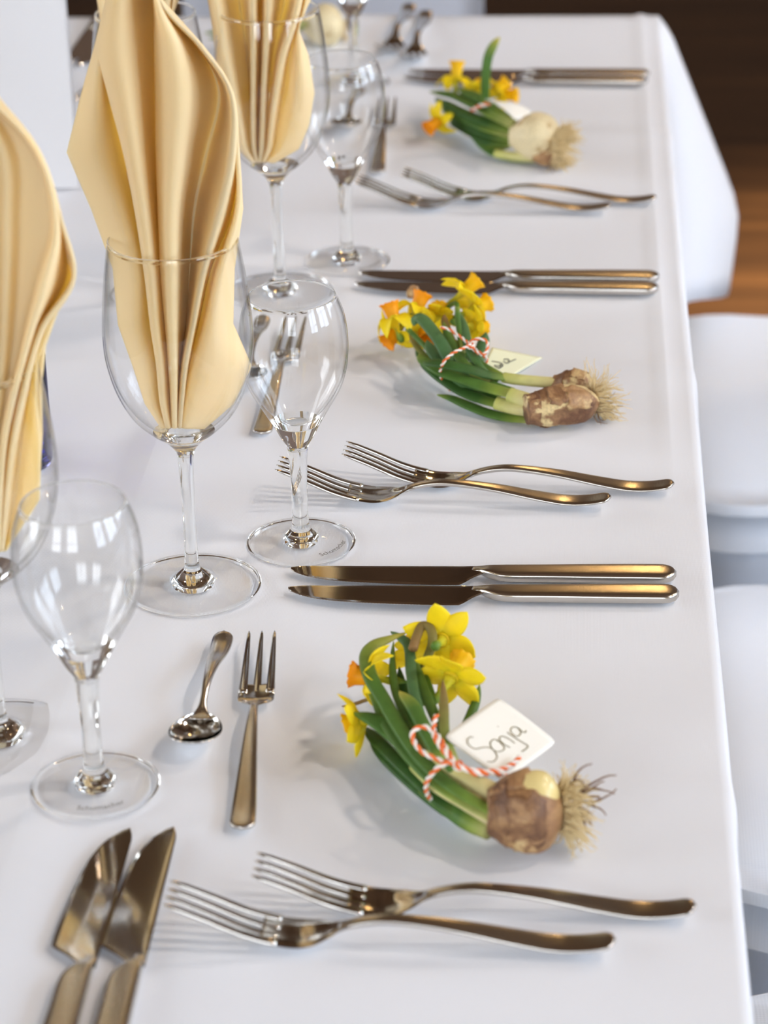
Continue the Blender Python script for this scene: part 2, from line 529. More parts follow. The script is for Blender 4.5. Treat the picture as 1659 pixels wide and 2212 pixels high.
xs = sorted(set([round(v, 5) for v in lin(TX0, TX1, 44)] + [XF, XF - 0.022, XF + 0.14] + [TX1 - 0.026, TX1 - 0.018, TX1 - 0.010, TX1 - 0.004]))
ys = sorted(set([round(v, 5) for v in lin(TY0, TY1, 90)] + [q + e for q in YFOLD for e in (-0.05, 0, 0.02)]))
NX, NY = len(xs), len(ys)
V = []; F = []
idx = {}
for j, y in enumerate(ys):
    for i, x in enumerate(xs):
        idx[i, j] = len(V)
        V.append((x, y, TZ + cloth_z(x, y)))
F += grid_faces(NX, NY)
# hanging sides: walk the rim and drop, with a cone of slack cloth at every corner
rim = [(i, 0) for i in range(NX)] + [(NX - 1, j) for j in range(1, NY)] + [(i, NY - 1) for i in range(NX - 2, -1, -1)] + [(0, j) for j in range(NY - 2, 0, -1)]
ROWS = 16
DROP = 0.25


def EAR(s):
    k = [(0, 0), (0.019, 0.013), (0.11, 0.049), (0.195, 0.0825), (0.228, 0.090), (0.31, 0.082), (0.4, 0.07)]
    for (a, p), (b, q) in zip(k, k[1:]):
        if a <= s <= b:
            return p + (q - p) * (s - a) / (b - a)
    return 0.07



def hang(x, y, z, f):
    """f 0..1 down the drop"""
    # distance from the nearest corner along the rim
    dx = min(x - TX0, TX1 - x); dy = min(y - TY0, TY1 - y)
    d = max(dx, dy)
    ox = (1 if x > cx_ else -1) if dx <= 1e-6 else 0
    oy = (1 if y > cy_ else -1) if dy <= 1e-6 else 0
    slack = math.exp(-(d / 0.10) ** 2)
    wave = 0.005 * math.sin(9 * (x + 1.7 * y) + 0.6) * f * (1 - slack)
    rnd = 0.004 * (1 - math.exp(-f * 30))
    out = (rnd + 0.006 * f) * (1 - slack) + wave
    s = f * (DROP + 0.055 * slack)
    sgx = 1 if x > cx_ else -1; sgy = 1 if y > cy_ else -1
    cone = slack * EAR(s)
    px = x + ox * out + sgx * cone
    py = y + oy * out + sgy * cone * 0.4
    for yf in YFOLD:
        if ox: px += ox * 0.0012 * ridge(y - yf, 0.03, 0.03) * (1 - f)
    return (px, py, z - s)


base = len(V)
RN = len(rim)
prevrow = [idx[p] for p in rim]
for r_ in range(1, ROWS + 1):
    f = (r_ / ROWS) ** 1.5
    row = []
    for (i, j) in rim:
        x, y, z = V[idx[i, j]]
        row.append(len(V)); V.append(hang(x, y, z, f))
    for q in range(RN):
        a, b = prevrow[q], prevrow[(q + 1) % RN]; c2, d2 = row[(q + 1) % RN], row[q]
        F.append((a, d2, c2, b))
    prevrow = row
o = obj('tablecloth', V, F, 'cloth')
sol = o.modifiers.new('hem', 'SOLIDIFY'); sol.thickness = 0.0009; sol.offset = -1
tag(o, 'white linen tablecloth with ironed folds hanging over the table edge', 'tablecloth')


# ------------------------------------------------------------------ cutlery
def rise(pts, x):
    for (a, za), (b, zb) in zip(pts, pts[1:]):
        if a <= x <= b:
            q = (x - a) / (b - a); q = q * q * (3 - 2 * q)
            return za + (zb - za) * q
    return pts[-1][1] if x > pts[-1][0] else pts[0][1]


def curve_at(keys, n=12):
    """smooth (x, z) side profile, returned as function of x"""
    sp = spline(keys, n)

    def f(x):
        for (a, za), (b, zb) in zip(sp, sp[1:]):
            if a <= x <= b:
                return za + (zb - za) * (x - a) / max(b - a, 1e-9)
        return sp[0][1] if x < sp[0][0] else sp[-1][1]
    return f


def fork_parts(parent, Lk, L, keys, tines, slot, headw, tine_w, headkeys, handlekeys, htk):
    """local: tine tips at x=0, handle end at x=L, z from the side profile"""
    zf = curve_at(keys)
    xs = lin(slot - 0.004, headkeys[-1][0], 26)
    wf = curve_at(headkeys)

    def plate(xa, dish=0.0012):
        V = []; n = 13
        for s in (1, -1):
            for x in xa:
                for k in range(n):
                    q = -1 + 2 * k / (n - 1)
                    w = wf(x)
                    cup = dish * q * q * min(1, w / headw * 2 / 2)
                    edge = (1 - abs(q) ** 6)
                    V.append((x, q * w, zf(x) + cup + s * 0.0010 * edge))
        m_ = len(xa) * n
        F = grid_faces(n, len(xa), flip=True) + [tuple(i + m_ for i in f) for f in grid_faces(n, len(xa))]
        for i in range(len(xa) - 1):
            for k in (0, n - 1):
                a, b = i * n + k, (i + 1) * n + k
                F.append((a, b, b + m_, a + m_) if k == n - 1 else (b, a, a + m_, b + m_))
        for i in (0, len(xa) - 1):
            for k in range(n - 1):
                a, b = i * n + k, i * n + k + 1
                F.append((a, b, b + m_, a + m_) if i == 0 else (b, a, a + m_, b + m_))
        return V, F
    V, F = plate(xs)
    obj('head', V, F, Lk, parent)
    for t_ in range(tines):
        q = -1 + 2 * t_ / (tines - 1)
        path, ws, ts = [], [], []
        for i in range(23):
            u = i / 22; x = (slot + 0.004) * (1 - u)
            taper = 1 - (0.45 if tines == 4 else 0.72) * max(0, (u - 0.1)) ** 1.2
            if u > 0.9: taper *= math.sqrt(max(1 - ((u - 0.9) / 0.1) ** 2, 0.02))
            y = q * (headw - tine_w) * (1 - 0.03 * u)
            path.append((x, y, zf(x) + 0.0012 * q * q * (1 - u)))
            ws.append(tine_w * taper); ts.append(0.0011 * (0.8 + 0.2 * taper) * (1 if u < 0.9 else taper + 0.1))
        V, F, _ = sweep(path, ws, ts, up=(0, 0, 1), seg=10, power=3.0)
        obj('tine', V, F, Lk, parent)
    hw = curve_at(handlekeys); ht = curve_at(htk)
    path, ws, ts = [], [], []
    x0 = handlekeys[0][0]
    for i in range(71):
        u = i / 70; x = x0 + (L - x0) * u
        e = 1.0
        if x > L - 0.006: e = math.sqrt(max(1 - ((x - L + 0.006) / 0.006) ** 2, 0.004))
        path.append((x, 0, zf(x))); ws.append(hw(x) * e); ts.append(ht(x) * (0.55 + 0.45 * e))
    V, F, _ = sweep(path, ws, ts, up=(0, 0, 1), seg=28, power=3.4)
    obj('handle', V, F, 'steel_soft', parent)


def make_fork(label):
    t = thing('table_fork', label, 'fork', group='table forks beside the flower bundles')
    L = 0.207
    keys = [(0, 0.0225), (0.018, 0.0150), (0.036, 0.0070), (0.052, 0.0024), (0.064, 0.0016), (0.074, 0.0040), (0.084, 0.0088), (0.098, 0.0120), (0.112, 0.0122),
            (0.135, 0.0098), (0.160, 0.0055), (0.178, 0.0030), (0.192, 0.0034), (0.207, 0.0062)]
    head = [(0.040, 0.0116), (0.052, 0.0121), (0.062, 0.0120), (0.069, 0.0105), (0.075, 0.0072), (0.081, 0.0042), (0.088, 0.0031)]
    fork_parts(t, 'steel', L, keys, 4, 0.048, 0.0120, 0.0021, head,
               [(0.080, 0.0036), (0.092, 0.0031), (0.12, 0.0041), (0.15, 0.0059), (0.18, 0.0071), (0.207, 0.0068)],
               [(0.080, 0.0011), (0.095, 0.0016), (0.13, 0.0014), (0.17, 0.0012), (0.207, 0.0011)])
    return t


def make_dessert_fork(label):
    t = thing('dessert_fork', label, 'fork', group='three-tined dessert forks above the flower bundles')
    L = 0.193
    keys = [(0, 0.0085), (0.02, 0.0062), (0.045, 0.0035), (0.060, 0.0020), (0.068, 0.0020), (0.074, 0.0042), (0.082, 0.0068), (0.095, 0.0078), (0.12, 0.0070),
            (0.15, 0.0045), (0.175, 0.0022), (0.193, 0.0024)]
    head = [(0.050, 0.0096), (0.060, 0.0098), (0.067, 0.0096), (0.0705, 0.0085), (0.0735, 0.0048), (0.077, 0.0022), (0.080, 0.0018)]
    fork_parts(t, 'steel', L, keys, 3, 0.056, 0.0097, 0.0024, head,
               [(0.072, 0.0022), (0.085, 0.0024), (0.11, 0.0036), (0.14, 0.0049), (0.17, 0.0061), (0.193, 0.0067)],
               [(0.072, 0.0014), (0.09, 0.0019), (0.14, 0.0018), (0.193, 0.0014)])
    return t


def make_knife(label):
    t = thing('table_knife', label, 'knife', group='table knives beside the flower bundles')
    # tip at x=0 pointing -x, handle end at x=0.225; cutting edge on -y
    V = []; n = 130; m_ = 7
    xb = 0.114

    wid = curve_at([(0, 0.0016), (0.003, 0.0062), (0.0106, 0.0128), (0.0265, 0.0180), (0.048, 0.0208), (0.074, 0.0226), (0.096, 0.0232), (0.1005, 0.0218), (0.107, 0.0140), (0.114, 0.0075)])

    def edges(x):
        sp = 0.0082 - 0.0022 * (1 - min(x / 0.012, 1)) ** 2.0
        return sp, sp - wid(x)
    for s in (1, -1):
        for i in range(n + 1):
            x = xb * i / n
            sp, ed = edges(x)
            teeth = 0.00025 if (0.006 < x < 0.078 and i % 2) else 0.0
            for k in range(m_):
                q = k / (m_ - 1)
                qq = [0, 0.03, 0.10, 0.5, 0.86, 0.95, 1][k]
                th = [0.0001, 0.0002, 0.0005, 0.00072, 0.00090, 0.0009, 0.0006][k]
                V.append((x, ed + (sp - ed) * qq + (teeth if k == 0 else 0), 0.0034 + s * th))
    h_ = (n + 1) * m_
    F = grid_faces(m_, n + 1, flip=True) + [tuple(i + h_ for i in f) for f in grid_faces(m_, n + 1)]
    for i in range(n):
        a, b = i * m_, (i + 1) * m_
        F.append((b, a, a + h_, b + h_)); a += m_ - 1; b += m_ - 1
        F.append((a, b, b + h_, a + h_))
    for k in range(m_ - 1):
        F.append((k, k + 1, k + 1 + h_, k + h_))
    o = obj('blade', V, F, 'steel', t, smooth=False)
    path, ws, ts = [], [], []
    yk = curve_at([(0.106, 0.0052), (0.112, 0.0045), (0.118, 0.0022), (0.127, 0.0004), (0.150, 0.0002), (0.225, 0.0002)])
    wk = curve_at([(0.106, 0.0026), (0.112, 0.0032), (0.118, 0.0054), (0.127, 0.0072), (0.15, 0.0076), (0.19, 0.0085), (0.225, 0.0088)])
    tk = curve_at([(0.106, 0.0008), (0.112, 0.0018), (0.119, 0.0029), (0.15, 0.0031), (0.20, 0.0031), (0.225, 0.0028)])
    for i in range(61):
        x = 0.106 + 0.119 * i / 60
        e = 1.0
        if x > 0.216: e = math.sqrt(max(1 - ((x - 0.216) / 0.009) ** 2, 0.003))
        path.append((x, yk(x), 0.0034)); ws.append(wk(x) * e); ts.append(tk(x) * (0.6 + 0.4 * e))
    V, F, _ = sweep(path, ws, ts, up=(0, 0, 1), seg=36, power=4.2)
    obj('handle', V, F, 'steel_soft', t)
    return t


def make_spoon(label):
    t = thing('dessert_spoon', label, 'spoon', group='dessert spoons above the flower bundles')
    # bowl centre at x=0.020, handle end at x=0.132
    V = []; nr, na = 10, 36
    a_, b_, dep = 0.0205, 0.0138, 0.0066
    for s in (0, 1):
        for i in range(nr + 1):
            r = i / nr
            for k in range(na):
                an = 2 * math.pi * k / na
                x = math.cos(an); egg = 1 + 0.10 * -x
                bx = a_ * r * x; by = b_ * r * math.sin(an) * egg
                z = 0.0072 - dep * (1 - r * r) ** 0.9 + 0.0008 * s * (0.3 + 0.7 * (1 - r)) + 0.0018 * max(x, 0) * r * r
                V.append((0.0205 + bx, by, (z if s else z - 0.0004) - 0.20 * bx + 0.0018))
    h_ = (nr + 1) * na
    F = grid_faces(na, nr + 1, True, flip=True) + [tuple(i + h_ for i in f) for f in grid_faces(na, nr + 1, True)]
    for k in range(na):
        a = nr * na + k; b = nr * na + (k + 1) % na
        F.append((a, b, b + h_, a + h_))
    obj('bowl', V, F, 'steel', t)
    zf = curve_at([(0.034, 0.0068), (0.041, 0.0070), (0.050, 0.0098), (0.065, 0.0128), (0.085, 0.0112), (0.105, 0.0065), (0.120, 0.0050), (0.132, 0.0062)])
    wf = curve_at([(0.034, 0.0066), (0.040, 0.0042), (0.047, 0.0021), (0.060, 0.0022), (0.085, 0.0038), (0.110, 0.0056), (0.122, 0.0060), (0.132, 0.0054)])
    path, ws, ts = [], [], []
    for i in range(51):
        x = 0.034 + 0.098 * i / 50
        e = math.sqrt(max(1 - ((x - 0.126) / 0.006) ** 2, 0.004)) if x > 0.126 else 1
        path.append((x, 0, zf(x))); ws.append(wf(x) * e); ts.append((0.0007 if x < 0.04 else 0.0016) * (0.5 + 0.5 * e))
    V, F, _ = sweep(path, ws, ts, up=(0, 0, 1), seg=16, power=2.2)
    obj('handle', V, F, 'steel_soft', t)
    return t


def put(proto, first, a, b, label, z=TZ):
    """lay a piece from its tip a to its end b on the cloth"""
    ang = math.atan2(b[1] - a[1], b[0] - a[0])
    zz = TZ + max(cloth_z(a[0] + (b[0] - a[0]) * q, a[1] + (b[1] - a[1]) * q) for q in (0, 0.25, 0.5, 0.75, 1)) + 0.0005
    if first:
        proto.location = (a[0], a[1], zz); proto.rotation_euler = (0, 0, ang); proto['label'] = label
        return proto
    return dup(proto, (a[0], a[1], zz), ang, label)


fork = make_fork('x'); dfork = make_dessert_fork('x'); knife = make_knife('x'); spoon = make_spoon('x')
FORKS = [
    ((-0.1448, 1.5034, 0.75), (0.0601, 1.4905, 0.75), 'steel table fork behind its twin, nearer the two-bulb daffodil bundle'),
    ((-0.1842, 1.4774, 0.75), (0.0198, 1.4677, 0.75), 'steel table fork whose tines pass behind the stem of the small sharp wine glass'),
    ((-0.1483, 1.0336, 0.75), (0.06, 1.0308, 0.75), 'steel table fork lying nearest the bulb of the daffodils tagged Sonja'),
    ((-0.1858, 1.007, 0.75), (0.0238, 1.0004, 0.75), 'steel table fork with its tines beside the blades of the two upright-lying knives'),
    ((-0.1431, 2.0462, 0.75), (0.0553, 2.0304, 0.75), 'blurred steel table fork, the farther of the pair below the farthest daffodil bundle'),
    ((-0.1794, 2.0255, 0.75), (0.0181, 2.009, 0.75), 'blurred steel table fork with tines behind the blurred small glass stem'),
    ((-0.1821, 2.4135, 0.75), (-0.1726, 2.6005, 0.75), 'dark blurred fork at the far table end, nearer the onion-like bulb'),
    ((-0.1579, 2.3892, 0.75), (-0.1545, 2.5609, 0.75), 'dark blurred fork at the far table end, nearer the far knife blades'),
]
for i, (a, b, lab) in enumerate(FORKS):
    put(fork, i == 0, a, b, lab)
KNIVES = [
    ((-0.1654, 1.3667, 0.75), (0.0613, 1.3716, 0.75), 'steel table knife touching the foot of the small sharp wine glass'),
    ((-0.1645, 1.3417, 0.75), (0.0606, 1.3468, 0.75), 'steel table knife just above the yellow petals of the daffodils tagged Sonja'),
    ((-0.1636, 1.857, 0.75), (0.0543, 1.8557, 0.75), 'blurred steel knife, the farther of the pair behind the two-bulb daffodil bundle'),
    ((-0.1649, 1.8339, 0.75), (0.0558, 1.8319, 0.75), 'blurred steel knife partly hidden by yellow petals of the two-bulb daffodil bundle'),
    ((-0.1596, 2.3892, 0.75), (0.0572, 2.3822, 0.75), 'blurred steel knife, the farther of the pair behind the farthest daffodil bundle'),
    ((-0.1617, 2.3669, 0.75), (0.0572, 2.3602, 0.75), 'blurred steel knife, the nearer of the pair behind the farthest daffodil bundle'),
    ((-0.2219, 1.0869, 0.75), (-0.2223, 0.8846, 0.75), 'steel knife at the near table end with a swirling cream reflection on its blade'),
    ((-0.2007, 1.0898, 0.75), (-0.1995, 0.8825, 0.75), 'steel knife at the near table end with dark blade, nearer the fork tines'),
    ((-0.4826, 2.4306, 0.75), (-0.4792, 2.6574, 0.75), 'dark blurred knife beside the tall white menu card, closer to the card'),
    ((-0.4701, 2.4151, 0.75), (-0.4655, 2.6446, 0.75), 'dark blurred knife between the white menu card and the big apricot napkin'),
]
for i, (a, b, lab) in enumerate(KNIVES):
    put(knife, i == 0, a, b, lab)
DFORKS = [
    ((-0.1727, 1.2844, 0.75), (-0.162, 1.0995, 0.75), 'three-tined dessert fork lying sharp between spoon and the daffodils tagged Sonja'),
    ((-0.2006, 1.7561, 0.75), (-0.2043, 1.5698, 0.75), 'three-tined dessert fork seen through the bowl of the small sharp wine glass'),
    ((-0.1711, 2.2897, 0.75), (-0.1668, 2.0964, 0.75), 'blurred three-tined dessert fork seen behind the blurred small glass'),
]
for i, (a, b, lab) in enumerate(DFORKS):
    put(dfork, i == 0, a, b, lab)
SPOONS = [
    ((-0.1952, 1.1544, 0.75), (-0.1943, 1.2827, 0.75), 'steel dessert spoon lying beside the dessert fork, its bowl near the front glass foot'),
    ((-0.2226, 1.6265, 0.75), (-0.2245, 1.7452, 0.75), 'steel dessert spoon half hidden behind the sharp napkin glass'),
    ((-0.2029, 2.1893, 0.75), (-0.1998, 2.2828, 0.75), 'blurred dessert spoon seen through the blurred small glass'),
]
for i, (a, b, lab) in enumerate(SPOONS):
    put(spoon, i == 0, a, b, lab)


# ------------------------------------------------------------------ glasses
def dense(profile, n=6):
    return spline(profile, n)


def stem_glass(name, label, rf, z_stem0, r_stem0, z_stem1, r_stem1, outer, inner, group, mark=False):
    """foot, stem and bowl share their seam rings so that the glass stays one solid body"""
    t = thing(name, label, 'glass', group=group)
    foot = [(0.0008, 0.0009)] + dense([(rf * 0.3, 0.0010), (rf * 0.75, 0.0006), (rf - 0.0016, 0.0002)], 4) + \
        dense([(rf - 0.0005, 0.0004), (rf, 0.0011), (rf - 0.0006, 0.0018), (rf - 0.0018, 0.0021)], 3) + \
        dense([(rf * 0.7, 0.0030), (rf * 0.45, 0.0041), (rf * 0.30, 0.0056), (rf * 0.20, 0.0092), (r_stem0 * 1.12, z_stem0 - 0.004), (r_stem0 * 1.01, z_stem0 - 0.0004), (r_stem0, z_stem0)], 6)
    V, F = lathe(foot, 72)
    fo = obj('foot', V, F, 'glass', t); fo.data.materials.append(M['thin_glass'])
    for p_ in fo.data.polygons:
        c = p_.center
        if rf * 0.34 < math.hypot(c.x, c.y) < rf - 0.0020: p_.material_index = 1
    st = [(r_stem0, z_stem0), (r_stem0 * 0.99, z_stem0 + 0.0004)] + dense([(r_stem0 * 0.93, z_stem0 + 0.006), ((r_stem0 * 0.45 + r_stem1 * 0.40), (z_stem0 + z_stem1) / 2), (r_stem1 * 0.9, z_stem1 - 0.008), (r_stem1 * 0.99, z_stem1 - 0.0005), (r_stem1, z_stem1)], 5)
    V, F = lathe(st, 48)
    obj('stem', V, F, 'glass', t)
    V, F = lathe([(r_stem1, z_stem1)] + dense(outer, 7) + dense(inner, 7), 96)
    bo = obj('bowl', V, F, 'glass', t); bo.data.materials.append(M['thin_glass'])
    top = outer[-1][1]; zs = inner[-1][1] + 0.0012
    for p_ in bo.data.polygons:
        if zs < p_.center.z < top - 0.0015: p_.material_index = 1
    if mark:
        cu = bpy.data.curves.new('maker_mark', 'FONT'); cu.body = 'Schumacher'; cu.size = 0.0050
        cu.align_x = 'CENTER'; cu.resolution_u = 3; cu.extrude = 0.00005
        tmp = bpy.data.objects.new('tmp', cu); COL.objects.link(tmp)
        dg = bpy.context.evaluated_depsgraph_get(); dg.update()
        me = bpy.data.meshes.new_from_object(tmp.evaluated_get(dg))
        bpy.data.objects.remove(tmp)
        for v in me.vertices:     # bend along the foot and lay on its slope
            rr = rf * 0.70 + v.co.y; an = v.co.x / rr - math.pi / 2
            # read from the rim side: letters stand towards the stem
            rr = rf * 0.84 - v.co.y * 1.0
            an = -math.pi / 2 + v.co.x / (rf * 0.80)
            v.co = Vector((rr * math.cos(an), rr * math.sin(an), 0.00315 + (rf * 0.84 - rr) * 0.09))
        me.materials.clear(); me.materials.append(M['etch'])
        mo = bpy.data.objects.new('maker_mark', me); COL.objects.link(mo); mo.parent = t
        mo['label'] = 'small grey etched maker lettering on the foot'
    return t


wine_out = [(0.0052, 0.0860), (0.0072, 0.0895), (0.0120, 0.0945), (0.0200, 0.1010), (0.0292, 0.1110), (0.0365, 0.1255), (0.0408, 0.1420), (0.0420, 0.1560), (0.0412, 0.1730), (0.0390, 0.1930), (0.0365, 0.2100), (0.0358, 0.2140)]
wine_in = [(0.0354, 0.2144), (0.0350, 0.2140), (0.0358, 0.2090), (0.0382, 0.1930), (0.0403, 0.1730), (0.0411, 0.1560), (0.0398, 0.1425), (0.0353, 0.1265), (0.0276, 0.1130), (0.0180, 0.1035), (0.0090, 0.0985), (0.0006, 0.0975)]
small_out = [(0.0068, 0.0655), (0.0084, 0.0680), (0.0105, 0.0716), (0.0140, 0.0787), (0.0206, 0.0906), (0.0270, 0.1022), (0.0307, 0.1140), (0.0319, 0.1260), (0.0316, 0.1370), (0.0301, 0.1470), (0.0272, 0.1555), (0.0256, 0.1592)]
small_in = [(0.0253, 0.1596), (0.0250, 0.1592), (0.0266, 0.1552), (0.0295, 0.1468), (0.0309, 0.1370), (0.0312, 0.1262), (0.0299, 0.1145), (0.0260, 0.1032), (0.0192, 0.0920), (0.0115, 0.0830), (0.0060, 0.0795), (0.0006, 0.0785)]
wine = stem_glass('wine_glass', 'x', 0.0398, 0.0165, 0.0042, 0.0840, 0.0048, wine_out, wine_in, 'large wine glasses')
small = stem_glass('small_wine_glass', 'x', 0.0328, 0.0140, 0.0052, 0.0625, 0.0062, small_out, small_in, 'small wine glasses', True)


def stand(proto, first, p, rz, label):
    z = TZ + cloth_z(p[0], p[1]) + 0.0006
    if first:
        proto.location = (p[0], p[1], z); proto.rotation_euler = (0, 0, rz); proto['label'] = label
        return proto
    return dup(proto, (p[0], p[1], z), rz, label)


WG = [(-0.2209, 1.3523, 0.75), (-0.3001, 1.1812, 0.75), (-0.2195, 1.8247, 0.75), (-0.3081, 1.8273, 0.75), (-0.4217, 2.33, 0.75)]
wl = ['large wine glass in sharp focus holding a tall pleated apricot napkin', 'large wine glass cut off by the picture edge, holding an apricot napkin',
      'large blurred wine glass holding a symmetrical fan of apricot napkin', 'large wine glass almost hidden behind the sharp apricot napkin',
      'large empty wine glass whose foot shows beside the blurred dark knives']
for i, (p, lab) in enumerate(zip(WG, wl)):
    stand(wine, i == 0, p, 0.3 * i, lab)
SG = [((-0.1636, 1.4128, 0.75), 1.0, 'small empty wine glass in sharp focus next to the sharp napkin glass'),
      ((-0.2405, 1.1287, 0.75), 0.28, 'small empty wine glass nearest the two knives with bare blades'),
      ((-0.1753, 1.8925, 0.75), 0.9, 'small blurred empty wine glass in front of the farthest dessert cutlery'),
      ((-0.2066, 2.3583, 0.75), 1.6, 'small far wine glass beside the onion-like bulb, its bowl cut off')]
for i, (p, rz, lab) in enumerate(SG):
    stand(small, i == 0, p, rz, lab)

# tumbler at the middle of the table, a purple reflection put into its tint
p = (-0.358, 1.5245, 0.75)
t = thing('glass_tumbler', 'glass tumbler half hidden behind the cropped napkin glass, tinted violet for a purple reflection', 'tumbler', (p[0], p[1], TZ + cloth_z(p[0], p[1]) + 0.0006))
V, F = lathe([(0.0006, 0.0002), (0.018, 0.0002), (0.0215, 0.0012), (0.0225, 0.004), (0.0228, 0.03), (0.0230, 0.0735), (0.0227, 0.0745), (0.0218, 0.0740), (0.0214, 0.03), (0.0208, 0.009), (0.018, 0.0065), (0.0006, 0.006)], 48)
obj('tumbler_wall', V, F, 'violet', t)

# ------------------------------------------------------------------ napkins
def build_napkin(foot, cols, label):
    """cols: folds from one side to the other, each a list of (x, depth, z) from the tip in the glass upwards"""
    t = thing('napkin', label, 'napkin', (foot[0], foot[1], TZ), 0, 'apricot napkins folded into the wine glasses')
    NV, NU = 7, 6
    cs = [spline(c, NV) for c in cols]
    for e in (0, -1):      # the free edges run straight between their corners
        cs[e] = [tuple(p + (q - p) * j / NV for p, q in zip(a, b)) for a, b in zip(cols[e], cols[e][1:]) for j in range(NV)] + [tuple(cols[e][-1])]
    rows = len(cs[0])
    R = []
    for r_ in range(rows):
        R.append(spline([c[r_] for c in cs], NU))
    nu = len(R[0])
    V = [q for row in R for q in row]
    o = obj('pleated_front', V, grid_faces(nu, rows), 'napkin', t)
    s = o.modifiers.new('thickness', 'SOLIDIFY'); s.thickness = 0.0011; s.offset = 1
    # the rear layer of the fan: a shallower, slightly smaller copy of the folds
    B = []
    rb = int(rows * 0.5)
    for r_ in range(rb):
        f = r_ / (rows - 1)
        for (x, d, z) in R[r_]:
            xm = R[r_][nu // 2][0]
            B.append((xm + (x - xm) * 0.88, 0.006 + 0.010 * min(f * 3, 1) + abs(d) * 0.35 + 0.010 * f, z - 0.004 * f))
    o = obj('rear_fold', B, grid_faces(nu, rb), 'napkin', t)
    s = o.modifiers.new('thickness', 'SOLIDIFY'); s.thickness = 0.0011; s.offset = 1
    return t


